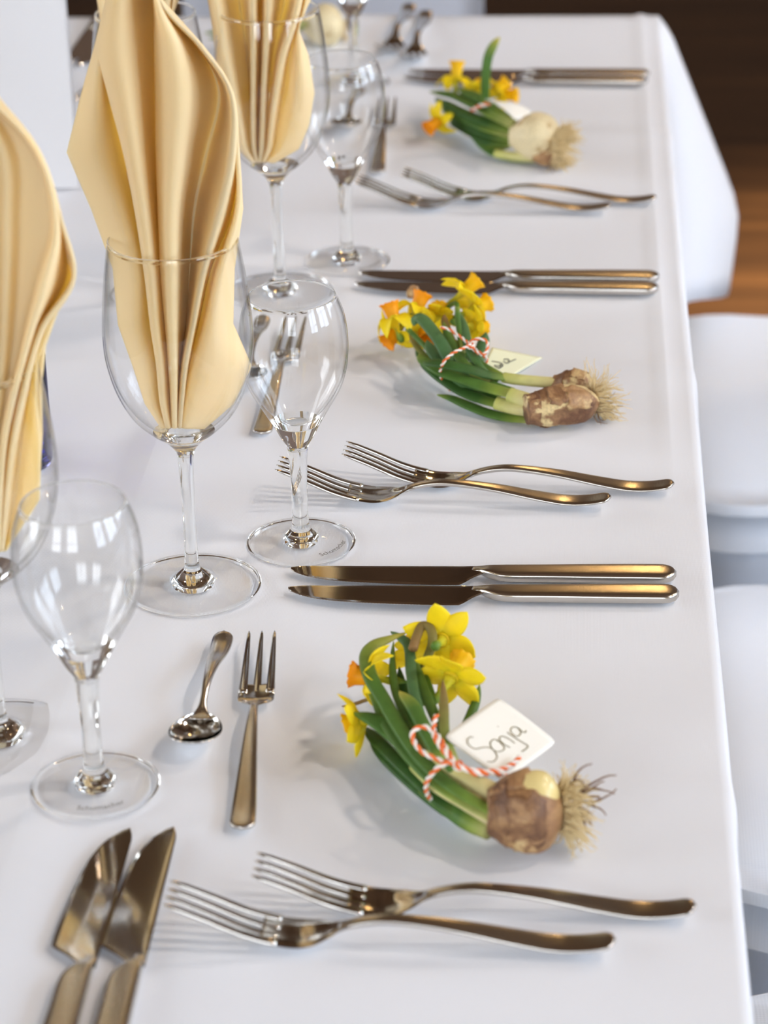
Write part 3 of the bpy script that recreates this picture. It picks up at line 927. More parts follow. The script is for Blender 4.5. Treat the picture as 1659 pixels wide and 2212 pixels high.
build_napkin(WG[0], [[(-0.0123, 0.0024, 0.1028), (-0.0211, 0.0036, 0.1177), (-0.0268, 0.0051, 0.1397), (-0.0338, 0.0066, 0.1642), (-0.0347, 0.0078, 0.1968), (-0.0445, 0.0084, 0.2317), (-0.0557, 0.0087, 0.2639), (-0.0449, 0.0087, 0.2972), (-0.0361, 0.0087, 0.3227), (-0.0284, 0.0087, 0.3478), (-0.0188, 0.0087, 0.3798), (-0.0092, 0.0087, 0.4039)], [(-0.0106, -0.0012, 0.1045), (-0.0159, -0.0018, 0.1201), (-0.017, -0.0026, 0.143), (-0.021, -0.0033, 0.1683), (-0.0199, -0.0039, 0.2013), (-0.0263, -0.0042, 0.2362), (-0.0342, -0.0044, 0.2682), (-0.0337, -0.0044, 0.3012), (-0.0302, -0.0044, 0.3264), (-0.024, -0.0044, 0.3512), (-0.0151, -0.0044, 0.3829), (-0.0068, -0.0044, 0.4068)], [(-0.0115, 0.0102, 0.0994), (-0.0138, 0.0153, 0.1127), (-0.0152, 0.0217, 0.1328), (-0.0176, 0.028, 0.1557), (-0.0207, 0.0331, 0.1874), (-0.0236, 0.0357, 0.2222), (-0.0277, 0.037, 0.2547), (-0.0343, 0.037, 0.2886), (-0.0373, 0.037, 0.3146), (-0.03, 0.037, 0.3402), (-0.0213, 0.037, 0.3729), (-0.0135, 0.037, 0.3975)], [(-0.0084, -0.0048, 0.1061), (-0.0105, -0.0072, 0.1225), (-0.0107, -0.0102, 0.1462), (-0.0121, -0.0132, 0.1723), (-0.0132, -0.0156, 0.2057), (-0.0159, -0.0168, 0.2406), (-0.0198, -0.0174, 0.2725), (-0.0255, -0.0174, 0.3051), (-0.029, -0.0174, 0.3301), (-0.0221, -0.0174, 0.3547), (-0.0123, -0.0174, 0.3861), (-0.0041, -0.0174, 0.4098)], [(-0.007, -0.0066, 0.1069), (-0.0082, -0.0099, 0.1237), (-0.0075, -0.014, 0.1479), (-0.0079, -0.0182, 0.1743), (-0.0076, -0.0215, 0.208), (-0.0088, -0.0231, 0.2429), (-0.0104, -0.0239, 0.2747), (-0.012, -0.0239, 0.3071), (-0.0131, -0.0239, 0.3319), (-0.0123, -0.0239, 0.3564), (-0.0081, -0.0239, 0.3877), (-0.0025, -0.0239, 0.4112)], [(-0.008, 0.0084, 0.1002), (-0.0078, 0.0126, 0.1139), (-0.0081, 0.0178, 0.1345), (-0.0089, 0.0231, 0.1578), (-0.0097, 0.0273, 0.1896), (-0.0095, 0.0294, 0.2244), (-0.0088, 0.0304, 0.2568), (-0.0073, 0.0304, 0.2906), (-0.0065, 0.0304, 0.3164), (-0.006, 0.0304, 0.3419), (-0.0083, 0.0304, 0.3744), (-0.0107, 0.0304, 0.399)], [(-0.0053, -0.0042, 0.1059), (-0.0046, -0.0063, 0.1222), (-0.0042, -0.0089, 0.1457), (-0.0041, -0.0116, 0.1717), (-0.0044, -0.0137, 0.205), (-0.0034, -0.0147, 0.2399), (-0.0022, -0.0152, 0.2718), (-0.0005, -0.0152, 0.3044), (0.0003, -0.0152, 0.3294), (0.001, -0.0152, 0.3541), (-0.0009, -0.0152, 0.3855), (-0.0028, -0.0152, 0.4093)], [(-0.0038, -0.0072, 0.1072), (-0.0023, -0.0108, 0.1241), (-0.0003, -0.0153, 0.1484), (0.0014, -0.0198, 0.175), (0.0038, -0.0234, 0.2088), (0.0066, -0.0252, 0.2436), (0.0115, -0.0261, 0.2754), (0.0157, -0.0261, 0.3077), (0.0134, -0.0261, 0.3325), (0.0038, -0.0261, 0.3569), (0.0016, -0.0261, 0.3881), (-0.0005, -0.0261, 0.4117)], [(-0.0046, 0.0072, 0.1008), (-0.0043, 0.0108, 0.1147), (-0.0024, 0.0153, 0.1356), (0.0017, 0.0198, 0.1592), (0.005, 0.0234, 0.1911), (0.0093, 0.0252, 0.226), (0.0176, 0.0261, 0.2583), (0.0264, 0.0261, 0.2918), (0.0158, 0.0261, 0.3176), (-0.004, 0.0261, 0.343), (-0.0065, 0.0261, 0.3755), (-0.009, 0.0261, 0.4)], [(-0.0013, -0.006, 0.1067), (0.0011, -0.009, 0.1234), (0.005, -0.0128, 0.1474), (0.0113, -0.0165, 0.1738), (0.0194, -0.0195, 0.2073), (0.0304, -0.021, 0.2422), (0.0384, -0.0218, 0.274), (0.039, -0.0218, 0.3064), (0.0244, -0.0218, 0.3312), (0.0043, -0.0218, 0.3558), (0.0016, -0.0218, 0.3871), (-0.0008, -0.0218, 0.4107)], [(-0.003, 0.0088, 0.1001), (-0.0012, 0.0132, 0.1137), (0.0023, 0.0187, 0.1342), (0.0078, 0.0242, 0.1574), (0.016, 0.0286, 0.1892), (0.0307, 0.0308, 0.224), (0.0334, 0.0319, 0.2564), (0.0319, 0.0319, 0.2901), (0.0168, 0.0319, 0.316), (-0.0042, 0.0319, 0.3415), (-0.007, 0.0319, 0.374), (-0.0097, 0.0319, 0.3987)], [(0.0001, -0.0036, 0.1056), (0.0039, -0.0054, 0.1218), (0.0104, -0.0077, 0.1453), (0.0183, -0.0099, 0.1712), (0.0268, -0.0117, 0.2044), (0.0382, -0.0126, 0.2393), (0.0397, -0.0131, 0.2711), (0.0383, -0.0131, 0.3037), (0.0236, -0.0131, 0.3288), (0.0033, -0.0131, 0.3535), (0.0006, -0.0131, 0.385), (-0.002, -0.0131, 0.4088)], [(0.0051, -0.002, 0.105), (0.0153, -0.003, 0.1209), (0.025, -0.0043, 0.144), (0.0264, -0.0055, 0.1694), (0.0301, -0.0065, 0.2025), (0.0387, -0.007, 0.2373), (0.0392, -0.0073, 0.2692), (0.0376, -0.0073, 0.302), (0.0229, -0.0073, 0.3271), (0.0025, -0.0073, 0.3519), (-0.0001, -0.0073, 0.3836), (-0.0028, -0.0073, 0.4075)], [(0.0108, 0.0036, 0.1025), (0.028, 0.0054, 0.1173), (0.0387, 0.0076, 0.1391), (0.0288, 0.0099, 0.1633), (0.0309, 0.0117, 0.1956), (0.0371, 0.0126, 0.2304), (0.0367, 0.013, 0.2626), (0.035, 0.013, 0.2958), (0.02, 0.013, 0.3213), (-0.0007, 0.013, 0.3465), (-0.0032, 0.013, 0.3786), (-0.0061, 0.013, 0.4029)]], 'tall apricot napkin in sharp focus fanning out of the large wine glass')
build_napkin(WG[1], [[(0.0014, 0.0024, 0.11), (-0.0106, 0.0036, 0.1381), (-0.0128, 0.0051, 0.1682), (-0.0097, 0.0066, 0.1929), (-0.0092, 0.0078, 0.2123), (-0.0121, 0.0084, 0.2318), (-0.0167, 0.0087, 0.2559), (-0.0207, 0.0087, 0.2845), (-0.0237, 0.0087, 0.3219), (0.0003, 0.0087, 0.3604), (-0.0009, 0.0087, 0.3936), (0.0038, 0.0087, 0.4196)], [(0.0044, -0.006, 0.1143), (-0.0003, -0.009, 0.1443), (0.0, -0.0128, 0.1765), (0.0039, -0.0165, 0.203), (0.0056, -0.0195, 0.2238), (0.0041, -0.021, 0.2437), (0.0014, -0.0218, 0.2676), (-0.0003, -0.0218, 0.2955), (-0.0023, -0.0218, 0.3318), (0.0094, -0.0218, 0.3694), (0.0079, -0.0218, 0.4017), (0.0118, -0.0218, 0.4271)], [(0.0018, 0.0084, 0.107), (-0.0022, 0.0126, 0.1339), (-0.0031, 0.0178, 0.1625), (-0.0009, 0.0231, 0.1858), (-0.0006, 0.0273, 0.2043), (-0.0021, 0.0294, 0.2234), (-0.005, 0.0304, 0.2477), (-0.0058, 0.0304, 0.2768), (-0.0067, 0.0304, 0.3148), (-0.0021, 0.0304, 0.354), (-0.0044, 0.0304, 0.3878), (-0.0005, 0.0304, 0.4143)], [(0.0063, -0.006, 0.1143), (0.0054, -0.009, 0.1443), (0.0072, -0.0128, 0.1765), (0.0117, -0.0165, 0.2031), (0.0142, -0.0195, 0.2239), (0.0141, -0.021, 0.2437), (0.0133, -0.0218, 0.2676), (0.0132, -0.0218, 0.2955), (0.013, -0.0218, 0.3318), (0.0125, -0.0218, 0.3694), (0.0098, -0.0218, 0.4017), (0.0129, -0.0218, 0.4271)], [(0.0038, 0.0078, 0.1073), (0.003, 0.0117, 0.1344), (0.0041, 0.0165, 0.1632), (0.0071, 0.0214, 0.1866), (0.0088, 0.0253, 0.2051), (0.0092, 0.0273, 0.2243), (0.0088, 0.0282, 0.2486), (0.01, 0.0282, 0.2776), (0.0106, 0.0282, 0.3155), (0.0016, 0.0282, 0.3547), (-0.0018, 0.0282, 0.3884), (0.0009, 0.0282, 0.4148)], [(0.0076, -0.0036, 0.1131), (0.0092, -0.0054, 0.1426), (0.0124, -0.0077, 0.1743), (0.0175, -0.0099, 0.2003), (0.0214, -0.0117, 0.2207), (0.0242, -0.0126, 0.2404), (0.0268, -0.0131, 0.2644), (0.0292, -0.0131, 0.2924), (0.0302, -0.0131, 0.329), (0.0133, -0.0131, 0.3668), (0.0095, -0.0131, 0.3994), (0.0118, -0.0131, 0.4249)], [(0.0079, -0.0018, 0.1122), (0.0104, -0.0027, 0.1414), (0.0138, -0.0039, 0.1726), (0.0195, -0.005, 0.1981), (0.0242, -0.0059, 0.2183), (0.0282, -0.0063, 0.2379), (0.0321, -0.0066, 0.2619), (0.0358, -0.0066, 0.2901), (0.0366, -0.0066, 0.3269), (0.0133, -0.0066, 0.3649), (0.009, -0.0066, 0.3977), (0.0106, -0.0066, 0.4233)], [(0.0087, -0.003, 0.1128), (0.012, -0.0045, 0.1422), (0.0165, -0.0064, 0.1737), (0.023, -0.0083, 0.1996), (0.0296, -0.0098, 0.2199), (0.0351, -0.0105, 0.2396), (0.0425, -0.0109, 0.2636), (0.051, -0.0109, 0.2917), (0.0459, -0.0109, 0.3283), (0.0161, -0.0109, 0.3662), (0.0109, -0.0109, 0.3988), (0.0121, -0.0109, 0.4244)], [(0.01, -0.0072, 0.115), (0.0143, -0.0108, 0.1453), (0.0201, -0.0153, 0.1778), (0.0278, -0.0198, 0.2046), (0.035, -0.0234, 0.2257), (0.042, -0.0252, 0.2456), (0.0512, -0.0261, 0.2695), (0.0573, -0.0261, 0.2972), (0.0499, -0.0261, 0.3332), (0.0213, -0.0261, 0.3707), (0.0158, -0.0261, 0.4029), (0.0165, -0.0261, 0.4281)], [(0.0065, 0.0088, 0.1069), (0.0093, 0.0132, 0.1337), (0.0131, 0.0187, 0.1623), (0.0187, 0.0242, 0.1855), (0.0243, 0.0286, 0.2039), (0.0327, 0.0308, 0.2231), (0.051, 0.0319, 0.2474), (0.0471, 0.0319, 0.2764), (0.038, 0.0319, 0.3143), (0.0088, 0.0319, 0.3536), (0.0024, 0.0319, 0.3874), (0.0027, 0.0319, 0.4139)], [(0.0108, -0.0048, 0.1138), (0.0162, -0.0072, 0.1436), (0.0228, -0.0102, 0.1755), (0.0302, -0.0132, 0.2018), (0.0367, -0.0156, 0.2224), (0.045, -0.0168, 0.2422), (0.0614, -0.0174, 0.2662), (0.0576, -0.0174, 0.2941), (0.0488, -0.0174, 0.3304), (0.0222, -0.0174, 0.3681), (0.0155, -0.0174, 0.4006), (0.0152, -0.0174, 0.426)], [(0.0102, 0.0036, 0.1095), (0.0174, 0.0054, 0.1375), (0.0228, 0.0076, 0.1674), (0.0281, 0.0099, 0.1918), (0.0331, 0.0117, 0.211), (0.0411, 0.0126, 0.2304), (0.0554, 0.013, 0.2546), (0.0515, 0.013, 0.2832), (0.0423, 0.013, 0.3205), (0.0165, 0.013, 0.3591), (0.009, 0.013, 0.3924), (0.0084, 0.013, 0.4185)], [(0.013, -0.0012, 0.112), (0.0323, -0.0018, 0.1412), (0.0359, -0.0026, 0.1722), (0.0357, -0.0033, 0.1976), (0.0379, -0.0039, 0.2175), (0.0464, -0.0042, 0.2372), (0.0593, -0.0044, 0.2612), (0.0554, -0.0044, 0.2894), (0.0462, -0.0044, 0.3262), (0.0221, -0.0044, 0.3643), (0.0143, -0.0044, 0.3971), (0.0131, -0.0044, 0.4228)]], 'apricot napkin cut off by the picture edge, in the cropped wine glass')
N3 = [[(-0.0167, 0.0018, 0.1037), (-0.0266, 0.0027, 0.1139), (-0.031, 0.0038, 0.131), (-0.0373, 0.0049, 0.1549), (-0.0395, 0.0058, 0.182), (-0.0405, 0.0063, 0.2022), (-0.0428, 0.0065, 0.2223), (-0.05, 0.0065, 0.2555), (-0.0369, 0.0065, 0.288), (-0.0195, 0.0065, 0.3105)], [(-0.0142, -0.0048, 0.1059), (-0.0202, -0.0072, 0.1171), (-0.0223, -0.0102, 0.1354), (-0.0258, -0.0132, 0.1604), (-0.0298, -0.0156, 0.1882), (-0.032, -0.0168, 0.2086), (-0.0342, -0.0174, 0.2286), (-0.04, -0.0174, 0.2614), (-0.029, -0.0174, 0.2935), (-0.0132, -0.0174, 0.3157)], [(-0.0144, 0.0072, 0.1019), (-0.0174, 0.0108, 0.1113), (-0.0186, 0.0153, 0.1274), (-0.0184, 0.0198, 0.1503), (-0.0194, 0.0234, 0.1769), (-0.0217, 0.0252, 0.1969), (-0.0239, 0.0261, 0.217), (-0.0263, 0.0261, 0.2505), (-0.0215, 0.0261, 0.2834), (-0.0139, 0.0261, 0.3061)], [(-0.0122, -0.0048, 0.1059), (-0.0141, -0.0072, 0.1171), (-0.0136, -0.0102, 0.1354), (-0.0122, -0.0132, 0.1604), (-0.0104, -0.0156, 0.1881), (-0.0093, -0.0168, 0.2085), (-0.0087, -0.0174, 0.2285), (-0.0076, -0.0174, 0.2612), (-0.0062, -0.0174, 0.2934), (-0.0043, -0.0174, 0.3156)], [(-0.0127, 0.0048, 0.1027), (-0.0133, 0.0072, 0.1124), (-0.0122, 0.0102, 0.129), (-0.0109, 0.0132, 0.1523), (-0.0093, 0.0156, 0.1791), (-0.0086, 0.0168, 0.1992), (-0.0078, 0.0174, 0.2192), (-0.0064, 0.0174, 0.2525), (-0.005, 0.0174, 0.2853), (-0.0047, 0.0174, 0.308)], [(-0.0105, -0.0048, 0.1059), (-0.0081, -0.0072, 0.1171), (-0.0063, -0.0102, 0.1354), (-0.0042, -0.0132, 0.1604), (-0.0015, -0.0156, 0.1881), (0.0005, -0.0168, 0.2085), (0.0024, -0.0174, 0.2285), (0.0044, -0.0174, 0.2612), (0.0044, -0.0174, 0.2933), (0.0034, -0.0174, 0.3156)], [(-0.011, 0.0072, 0.1019), (-0.0083, 0.0108, 0.1113), (-0.0067, 0.0153, 0.1274), (-0.0046, 0.0198, 0.1503), (-0.0015, 0.0234, 0.1768), (0.0031, 0.0252, 0.1968), (0.0088, 0.0261, 0.2169), (0.0134, 0.0261, 0.2503), (0.0081, 0.0261, 0.2832), (0.0025, 0.0261, 0.306)], [(-0.0081, -0.0048, 0.1059), (-0.0034, -0.0072, 0.1171), (-0.0003, -0.0102, 0.1354), (0.0044, -0.0132, 0.1603), (0.0104, -0.0156, 0.1881), (0.0178, -0.0168, 0.2084), (0.0235, -0.0174, 0.2284), (0.0279, -0.0174, 0.261), (0.0211, -0.0174, 0.2932), (0.0111, -0.0174, 0.3155)], [(-0.0077, 0.0024, 0.1035), (-0.0013, 0.0036, 0.1136), (0.0019, 0.0051, 0.1306), (0.0067, 0.0066, 0.1543), (0.0123, 0.0078, 0.1813), (0.0183, 0.0084, 0.2014), (0.024, 0.0087, 0.2215), (0.0284, 0.0087, 0.2545), (0.0215, 0.0087, 0.2872), (0.01, 0.0087, 0.3098)], [(-0.0043, -0.003, 0.1053), (0.0071, -0.0045, 0.1163), (0.0147, -0.0064, 0.1342), (0.0201, -0.0083, 0.1588), (0.0212, -0.0098, 0.1864), (0.0221, -0.0105, 0.2067), (0.0284, -0.0109, 0.2267), (0.0328, -0.0109, 0.2594), (0.0261, -0.0109, 0.2917), (0.0135, -0.0109, 0.3141)], [(-0.0006, 0.0, 0.1043), (0.0177, 0.0, 0.1148), (0.0254, 0.0, 0.1322), (0.0299, 0.0, 0.1563), (0.0265, 0.0, 0.1836), (0.0193, 0.0, 0.2038), (0.0292, 0.0, 0.2238), (0.0342, 0.0, 0.2567), (0.0272, 0.0, 0.2892), (0.0136, 0.0, 0.3117)]]
build_napkin(WG[2], N3, 'blurred apricot napkin folded as an even fan in the farther wine glass')
build_napkin(WG[3], [[(x * 0.8, d, z) for x, d, z in c] for c in N3], 'apricot napkin of which only a sliver shows behind the tallest napkin')

# ------------------------------------------------------------------ menu card
a = (-0.413, 2.0632, 0.75)
t = thing('menu_card', 'tall plain white folded menu card standing at the edge of the picture', 'card', (a[0], a[1], TZ + 0.003), 0.10)
hh = 0.30
for s in (0, 1):
    V, F = box(-0.20, 0, -0.0005, 0.0005, 0, hh)
    q = 0.035 * s
    V = [(x, y + q * (1 - z / hh), z) for x, y, z in V]
    obj('leaf', V, F, 'menu', t, smooth=False)


# ------------------------------------------------------------------ daffodil bundles
def lf(parent, pts, w, m='leaf', tip=0.15, thick=0.0006, up=(0.05, -0.45, 0.9), name='leaf', base=0.7, seg=8):
    """strap leaf through 3-D points, w = half-width"""
    path = spline(pts, 7); n = len(path)
    ws = []
    for i in range(n):
        u = i / (n - 1)
        k = base + (1 - base) * min(u / 0.25, 1)
        if u > 1 - tip * 2: k *= max(1 - ((u - 1 + tip * 2) / (tip * 2)) ** 2, 0.03)
        ws.append(w * k)
    V, F, A = sweep(path, ws, [thick + 0.12 * q for q in ws], up=Vector(up), seg=seg)
    return obj(name, V, F, m, parent, at=A)


def stem(parent, pts, r0, r1, m='sheath', name='stem'):
    path = spline(pts, 7); n = len(path)
    rs = [r0 + (r1 - r0) * i / (n - 1) for i in range(n)]
    V, F, A = sweep(path, rs, [q * 0.8 for q in rs], up=(0, -0.4, 0.9), seg=12)
    return obj(name, V, F, m, parent, at=A)


def frame(axis, roll=0.0):
    z = Vector(axis).normalized()
    x = Vector((0, 0, 1)).cross(z)
    if x.length < 1e-3: x = Vector((1, 0, 0))
    x.normalize(); y = z.cross(x)
    c, s = math.cos(roll), math.sin(roll)
    return x * c + y * s, y * c - x * s, z


RND = random.Random(5)


def flower(parent, centre, axis, roll=0.0, pl=0.019, cl=0.013, cm_='corona', back=0.15, neck=None, wid=0.31):
    """six tepals round a trumpet; axis is the way the trumpet points"""
    c = Vector(centre); x, y, z = frame(axis, roll)
    # tube and ovary behind the tepals (the part itself)
    path = [c - z * 0.017, c - z * 0.014, c - z * 0.011, c - z * 0.006, c - z * 0.002, c + z * 0.001]
    rr = [0.0014, 0.0027, 0.0024, 0.0019, 0.0026, 0.0042]
    if neck:
        nk = spline([tuple(Vector(q)) for q in neck] + [tuple(c - z * 0.018)], 5)
        path = [Vector(q) for q in nk] + path; rr = [0.0016] * len(nk) + rr
    V, F, A = sweep(path, rr, rr, seg=12)
    if neck:
        k = len(nk) * 12
        A = [0.0 if i < k else 0.25 + 0.75 * ((i - k) // 12) / 5 for i in range(len(V))]
    fl = obj('flower', V, F, 'tube', parent, at=A)
    for k in range(6):
        an = k * math.pi / 3 + RND.uniform(-0.12, 0.12)
        d = x * math.cos(an) + y * math.sin(an); s = z.cross(d)
        b = back + (0.12 if k % 2 else 0) + RND.uniform(-0.15, 0.15)
        V, A = [], []
        nu, nv = 7, 9
        tw = RND.uniform(-0.25, 0.25)
        for i in range(nv):
            u = i / (nv - 1)
            w = pl * wid * (math.sin(math.pi * min(0.16 + u * 0.84, 1.0)) ** 0.75) * (1 if k % 2 else 0.86) + 0.0002
            for j in range(nu):
                q = -1 + 2 * j / (nu - 1)
                pt = c + d * (0.003 + (pl - 0.003) * u * math.cos(b * u)) - z * (pl * math.sin(b) * u * u) + z * (0.0012 + 0.0022 * q * q * math.sin(math.pi * u)) \
                    + s * (w * q) + z * (tw * w * q * u) + z * 0.0006 * math.sin(5 * u + k)
                V.append(pt); A.append(u)
        pe = obj('petal', V, grid_faces(nu, nv), 'petal', fl, at=A)
        so = pe.modifiers.new('thickness', 'SOLIDIFY'); so.thickness = 0.0004
    V, A = [], []
    nk_, nz = 36, 9
    for i in range(nz):
        u = i / (nz - 1)
        r = 0.0042 + 0.0016 * u + (0.0014 * max(u - 0.75, 0) / 0.25)
        for k in range(nk_):
            an = 2 * math.pi * k / nk_
            fr = (0.0003 * math.sin(an * 9) + 0.0002 * math.sin(an * 14 + 1)) * u ** 3
            V.append(c + x * ((r + fr) * math.cos(an)) + y * ((r + fr) * math.sin(an)) + z * (cl * u + fr * 0.8)); A.append(u)
    co = obj('corona', V, grid_faces(nk_, nz, True), cm_, fl, at=A)
    so = co.modifiers.new('thickness', 'SOLIDIFY'); so.thickness = 0.0005
    return fl


def bulb(parent, neck, root, r, m, label=None, bumps=1.0, name='bulb', nw=0.0, flakes=()):
    """onion shaped bulb from its neck to its root plate, lying along that line"""
    a, b = Vector(neck), Vector(root); L = (b - a).length; z = (b - a).normalized()
    x, y, z = frame(z)
    prof = [(0.0, 0.34), (0.06, 0.42), (0.16, 0.60), (0.30, 0.84), (0.46, 0.98), (0.60, 1.0), (0.75, 0.92), (0.87, 0.72), (0.95, 0.48), (1.0, 0.22)]
    prof = [(u, q + nw * max(0, 1 - u / 0.5) ** 1.2) for u, q in prof]
    pr = spline(prof, 4); seg = 40
    V = []
    for u, q in pr:
        for k in range(seg):
            an = 2 * math.pi * k / seg
            p_ = Vector((math.cos(an) * 2.2, math.sin(an) * 2.2, u * 3))
            dr = 1 + bumps * (0.07 * noise.noise(p_) + 0.035 * noise.noise(p_ * 2.7) + 0.02 * math.sin(an * 5 + 3 * u))
            V.append((r * q * dr * math.cos(an), r * q * dr * math.sin(an), L * u))
    F = grid_faces(seg, len(pr), True)
    F.append(tuple(range(seg))[::-1]); F.append(tuple(range((len(pr) - 1) * seg, len(pr) * seg)))
    o = obj(name, V, F, m, parent, label=label)
    mw = Matrix((x, y, z)).transposed().to_4x4(); mw.translation = a
    o.matrix_local = mw
    rnd = random.Random(int(r * 1e5) + len(name))
    for (u0, u1, a0, a1, fm) in flakes:      # loose papery skins standing off the bulb
        V = []; nu, na = 9, 13
        for i in range(nu):
            for j in range(na):
                fu, fa = i / (nu - 1), j / (na - 1)
                u = u0 + (u1 - u0) * fu; an = a0 + (a1 - a0) * fa
                eu = abs(2 * fu - 1); ea = abs(2 * fa - 1)
                u += 0.05 * noise.noise(Vector((an * 4, u0 * 9, 2))) * eu; an += 0.22 * noise.noise(Vector((u * 14, a0 * 3, 5))) * ea
                u = min(max(u, 0.0), 1.0)
                q = pr[-1][1]
                for (ua, qa), (ub, qb) in zip(pr, pr[1:]):
                    if ua <= u <= ub:
                        q = qa + (qb - qa) * (u - ua) / max(ub - ua, 1e-9); break
                p_ = Vector((math.cos(an) * 2.2, math.sin(an) * 2.2, u * 3))
                dr = 1 + bumps * (0.07 * noise.noise(p_) + 0.035 * noise.noise(p_ * 2.7) + 0.02 * math.sin(an * 5 + 3 * u))
                off = 0.00035 + 0.0011 * max(eu, ea) ** 3 * (0.4 + 0.6 * noise.noise(Vector((an * 3, u * 8, 1))))
                rr = r * q * dr + max(off, 0.0002)
                V.append((rr * math.cos(an), rr * math.sin(an), L * u))
        sk = obj('papery_skin', V, grid_faces(na, nu), fm, o)
        sm = sk.modifiers.new('thickness', 'SOLIDIFY'); sm.thickness = 0.0002
    return o


def roots(parent, base, axis, n, length, spread, r=0.00035, m='root', seed=1, drop=0.5, floor=TZ + 0.001, name='roots', plate=0.004):
    rnd = random.Random(seed); parts = []
    x, y, z = frame(axis)
    for i in range(n):
        an = rnd.uniform(0, 2 * math.pi); rad = plate * math.sqrt(rnd.random())
        p_ = Vector(base) + x * rad * math.cos(an) + y * rad * math.sin(an)
        d = (z + (x * math.cos(an) + y * math.sin(an)) * spread * rnd.uniform(0.2, 1.1)).normalized()
        L = length * rnd.uniform(0.45, 1.15); path = [p_]
        steps = 7
        for s in range(steps):
            d = (d + Vector((rnd.uniform(-1, 1), rnd.uniform(-1, 1), rnd.uniform(-1, 1) - drop * 0.4)) * 0.34).normalized()
            p_ = p_ + d * (L / steps)
            if p_.z < floor: p_ = Vector((p_.x, p_.y, floor + 0.0004)); d.z = abs(d.z) * 0.3
            path.append(p_)
        rs = [r * (1 - 0.65 * k / steps) for k in range(steps + 1)]
        parts.append(sweep(path, rs, rs, seg=5))
    V, F, _ = merge(parts)
    o = obj(name, V, F, m, parent); o['kind'] = 'stuff'
    return o


def twine(parent, paths, r=0.00062, pitch=0.0062):
    """two strands laid round each other: white and orange"""
    A_, B_ = [], []
    for pts in paths:
        path = [Vector(q) for q in spline(pts, 14)]
        L = 0.0; prev = None
        st = [[], []]
        fine = []
        for i in range(len(path) - 1):
            d = (path[i + 1] - path[i]).length; k = max(1, int(d / 0.0007))
            for j in range(k): fine.append(path[i].lerp(path[i + 1], j / k))
        fine.append(path[-1])
        for i, q in enumerate(fine):
            t_ = (fine[min(i + 1, len(fine) - 1)] - fine[max(i - 1, 0)]).normalized()
            if prev is None:
                prev = Vector((0, 0, 1)) if abs(t_.z) < 0.9 else Vector((1, 0, 0))
            n1 = (prev - t_ * prev.dot(t_)).normalized(); prev = n1; n2 = t_.cross(n1)
            if i: L += (q - fine[i - 1]).length
            for s in (0, 1):
                a = 2 * math.pi * L / pitch + s * math.pi
                st[s].append(q + (n1 * math.cos(a) + n2 * math.sin(a)) * r * 0.72)
        A_.append(sweep(st[0], [r] * len(fine), [r] * len(fine), seg=7)); B_.append(sweep(st[1], [r] * len(fine), [r] * len(fine), seg=7))
    V, F, _ = merge(A_); w = obj('twine', V, F, 'twine_white', parent, label='orange and white twisted twine tied in a bow')
    V, F, _ = merge(B_); obj('orange_strand', V, F, 'twine_orange', w)
    return w


def sub(pts, o):
    return [tuple(Vector(p) - Vector(o)) for p in pts]


def sheet(name, corners, m, label, thick=0.0006, bow=0.002, rounded=True):
    """a thin card through four corners (given in order), gently bowed"""
    a, b, c, d = [Vector(q) for q in corners]
    n = (b - a).cross(d - a).normalized()
    if n.z < 0: n = -n
    N = 14; V = []; F = []
    for i in range(N + 1):
        for j in range(N + 1):
            u, v = i / N, j / N
            if rounded:     # soften the corners
                uu, vv = 2 * u - 1, 2 * v - 1
                k = 1 - 0.035 * (abs(uu) ** 10) * (abs(vv) ** 10) * 1.4
                u, v = (uu * k + 1) / 2, (vv * k + 1) / 2
            p_ = a * (1 - u) * (1 - v) + b * u * (1 - v) + c * u * v + d * (1 - u) * v
            V.append(p_ + n * bow * math.sin(math.pi * v))
    o = obj(name, V, grid_faces(N + 1, N + 1, flip=((b - a).cross(d - a).z < 0)), m)
    s = o.modifiers.new('thickness', 'SOLIDIFY'); s.thickness = thick; s.offset = -1
    tag(o, label, 'card')
    return o


def writing(parent, strokes, r, m, lift):
    parts = []
    for s in strokes:
        p_ = [tuple(Vector(q) + Vector(lift)) for q in spline(s, 5)]
        parts.append(sweep(p_, [r] * len(p_), [r * 0.35] * len(p_), up=Vector(lift).normalized(), seg=6))
    V, F, _ = merge(parts)
    return obj('handwriting', V, F, m, parent, label='handwritten first name in thin pen strokes')


# ---- bundle tagged Sonja
B = thing('daffodil_bundle', 'daffodil bundle with brown bulb and the ivory card reading Sonja', 'flowers', (0, 0, 0), 0, 'tied daffodil bundles on the cloth')
b1 = bulb(B, (-0.0405, 1.0844, 0.7725), (-0.0039, 1.0872, 0.7715), 0.0192, 'bulb_brown', bumps=1.7, nw=0.2, flakes=[(0.02, 0.55, 0.6, 1.9, 'skin'), (0.10, 0.75, 2.2, 3.6, 'skin_dark'), (0.35, 0.97, 3.4, 4.7, 'skin'), (0.05, 0.6, 4.4, 5.6, 'skin'), (0.45, 1.0, 5.2, 6.6, 'skin_dark'), (0.0, 0.25, 1.5, 4.2, 'skin_dark')])
bulb(B, (-0.0302, 1.0845, 0.7805), (-0.0058, 1.0879, 0.7805), 0.0125, 'bulb_inner', label='peeled shiny cream part of the bulb', bumps=0.2, name='inner_bulb')
roots(b1.parent, (-0.0057, 1.0909, 0.771), (0.0224, 0.005700000000000038, -0.0010000000000000009), 280, 0.019, 1.4, 0.0005, 'root', 3, plate=0.011)
roots(B, (0.0002, 1.0968, 0.774), (0.0167, -0.006899999999999906, 0.006000000000000005), 16, 0.021, 0.5, 0.0009, 'root_dark', 8, drop=0.6, plate=0.006, name='dark_roots')
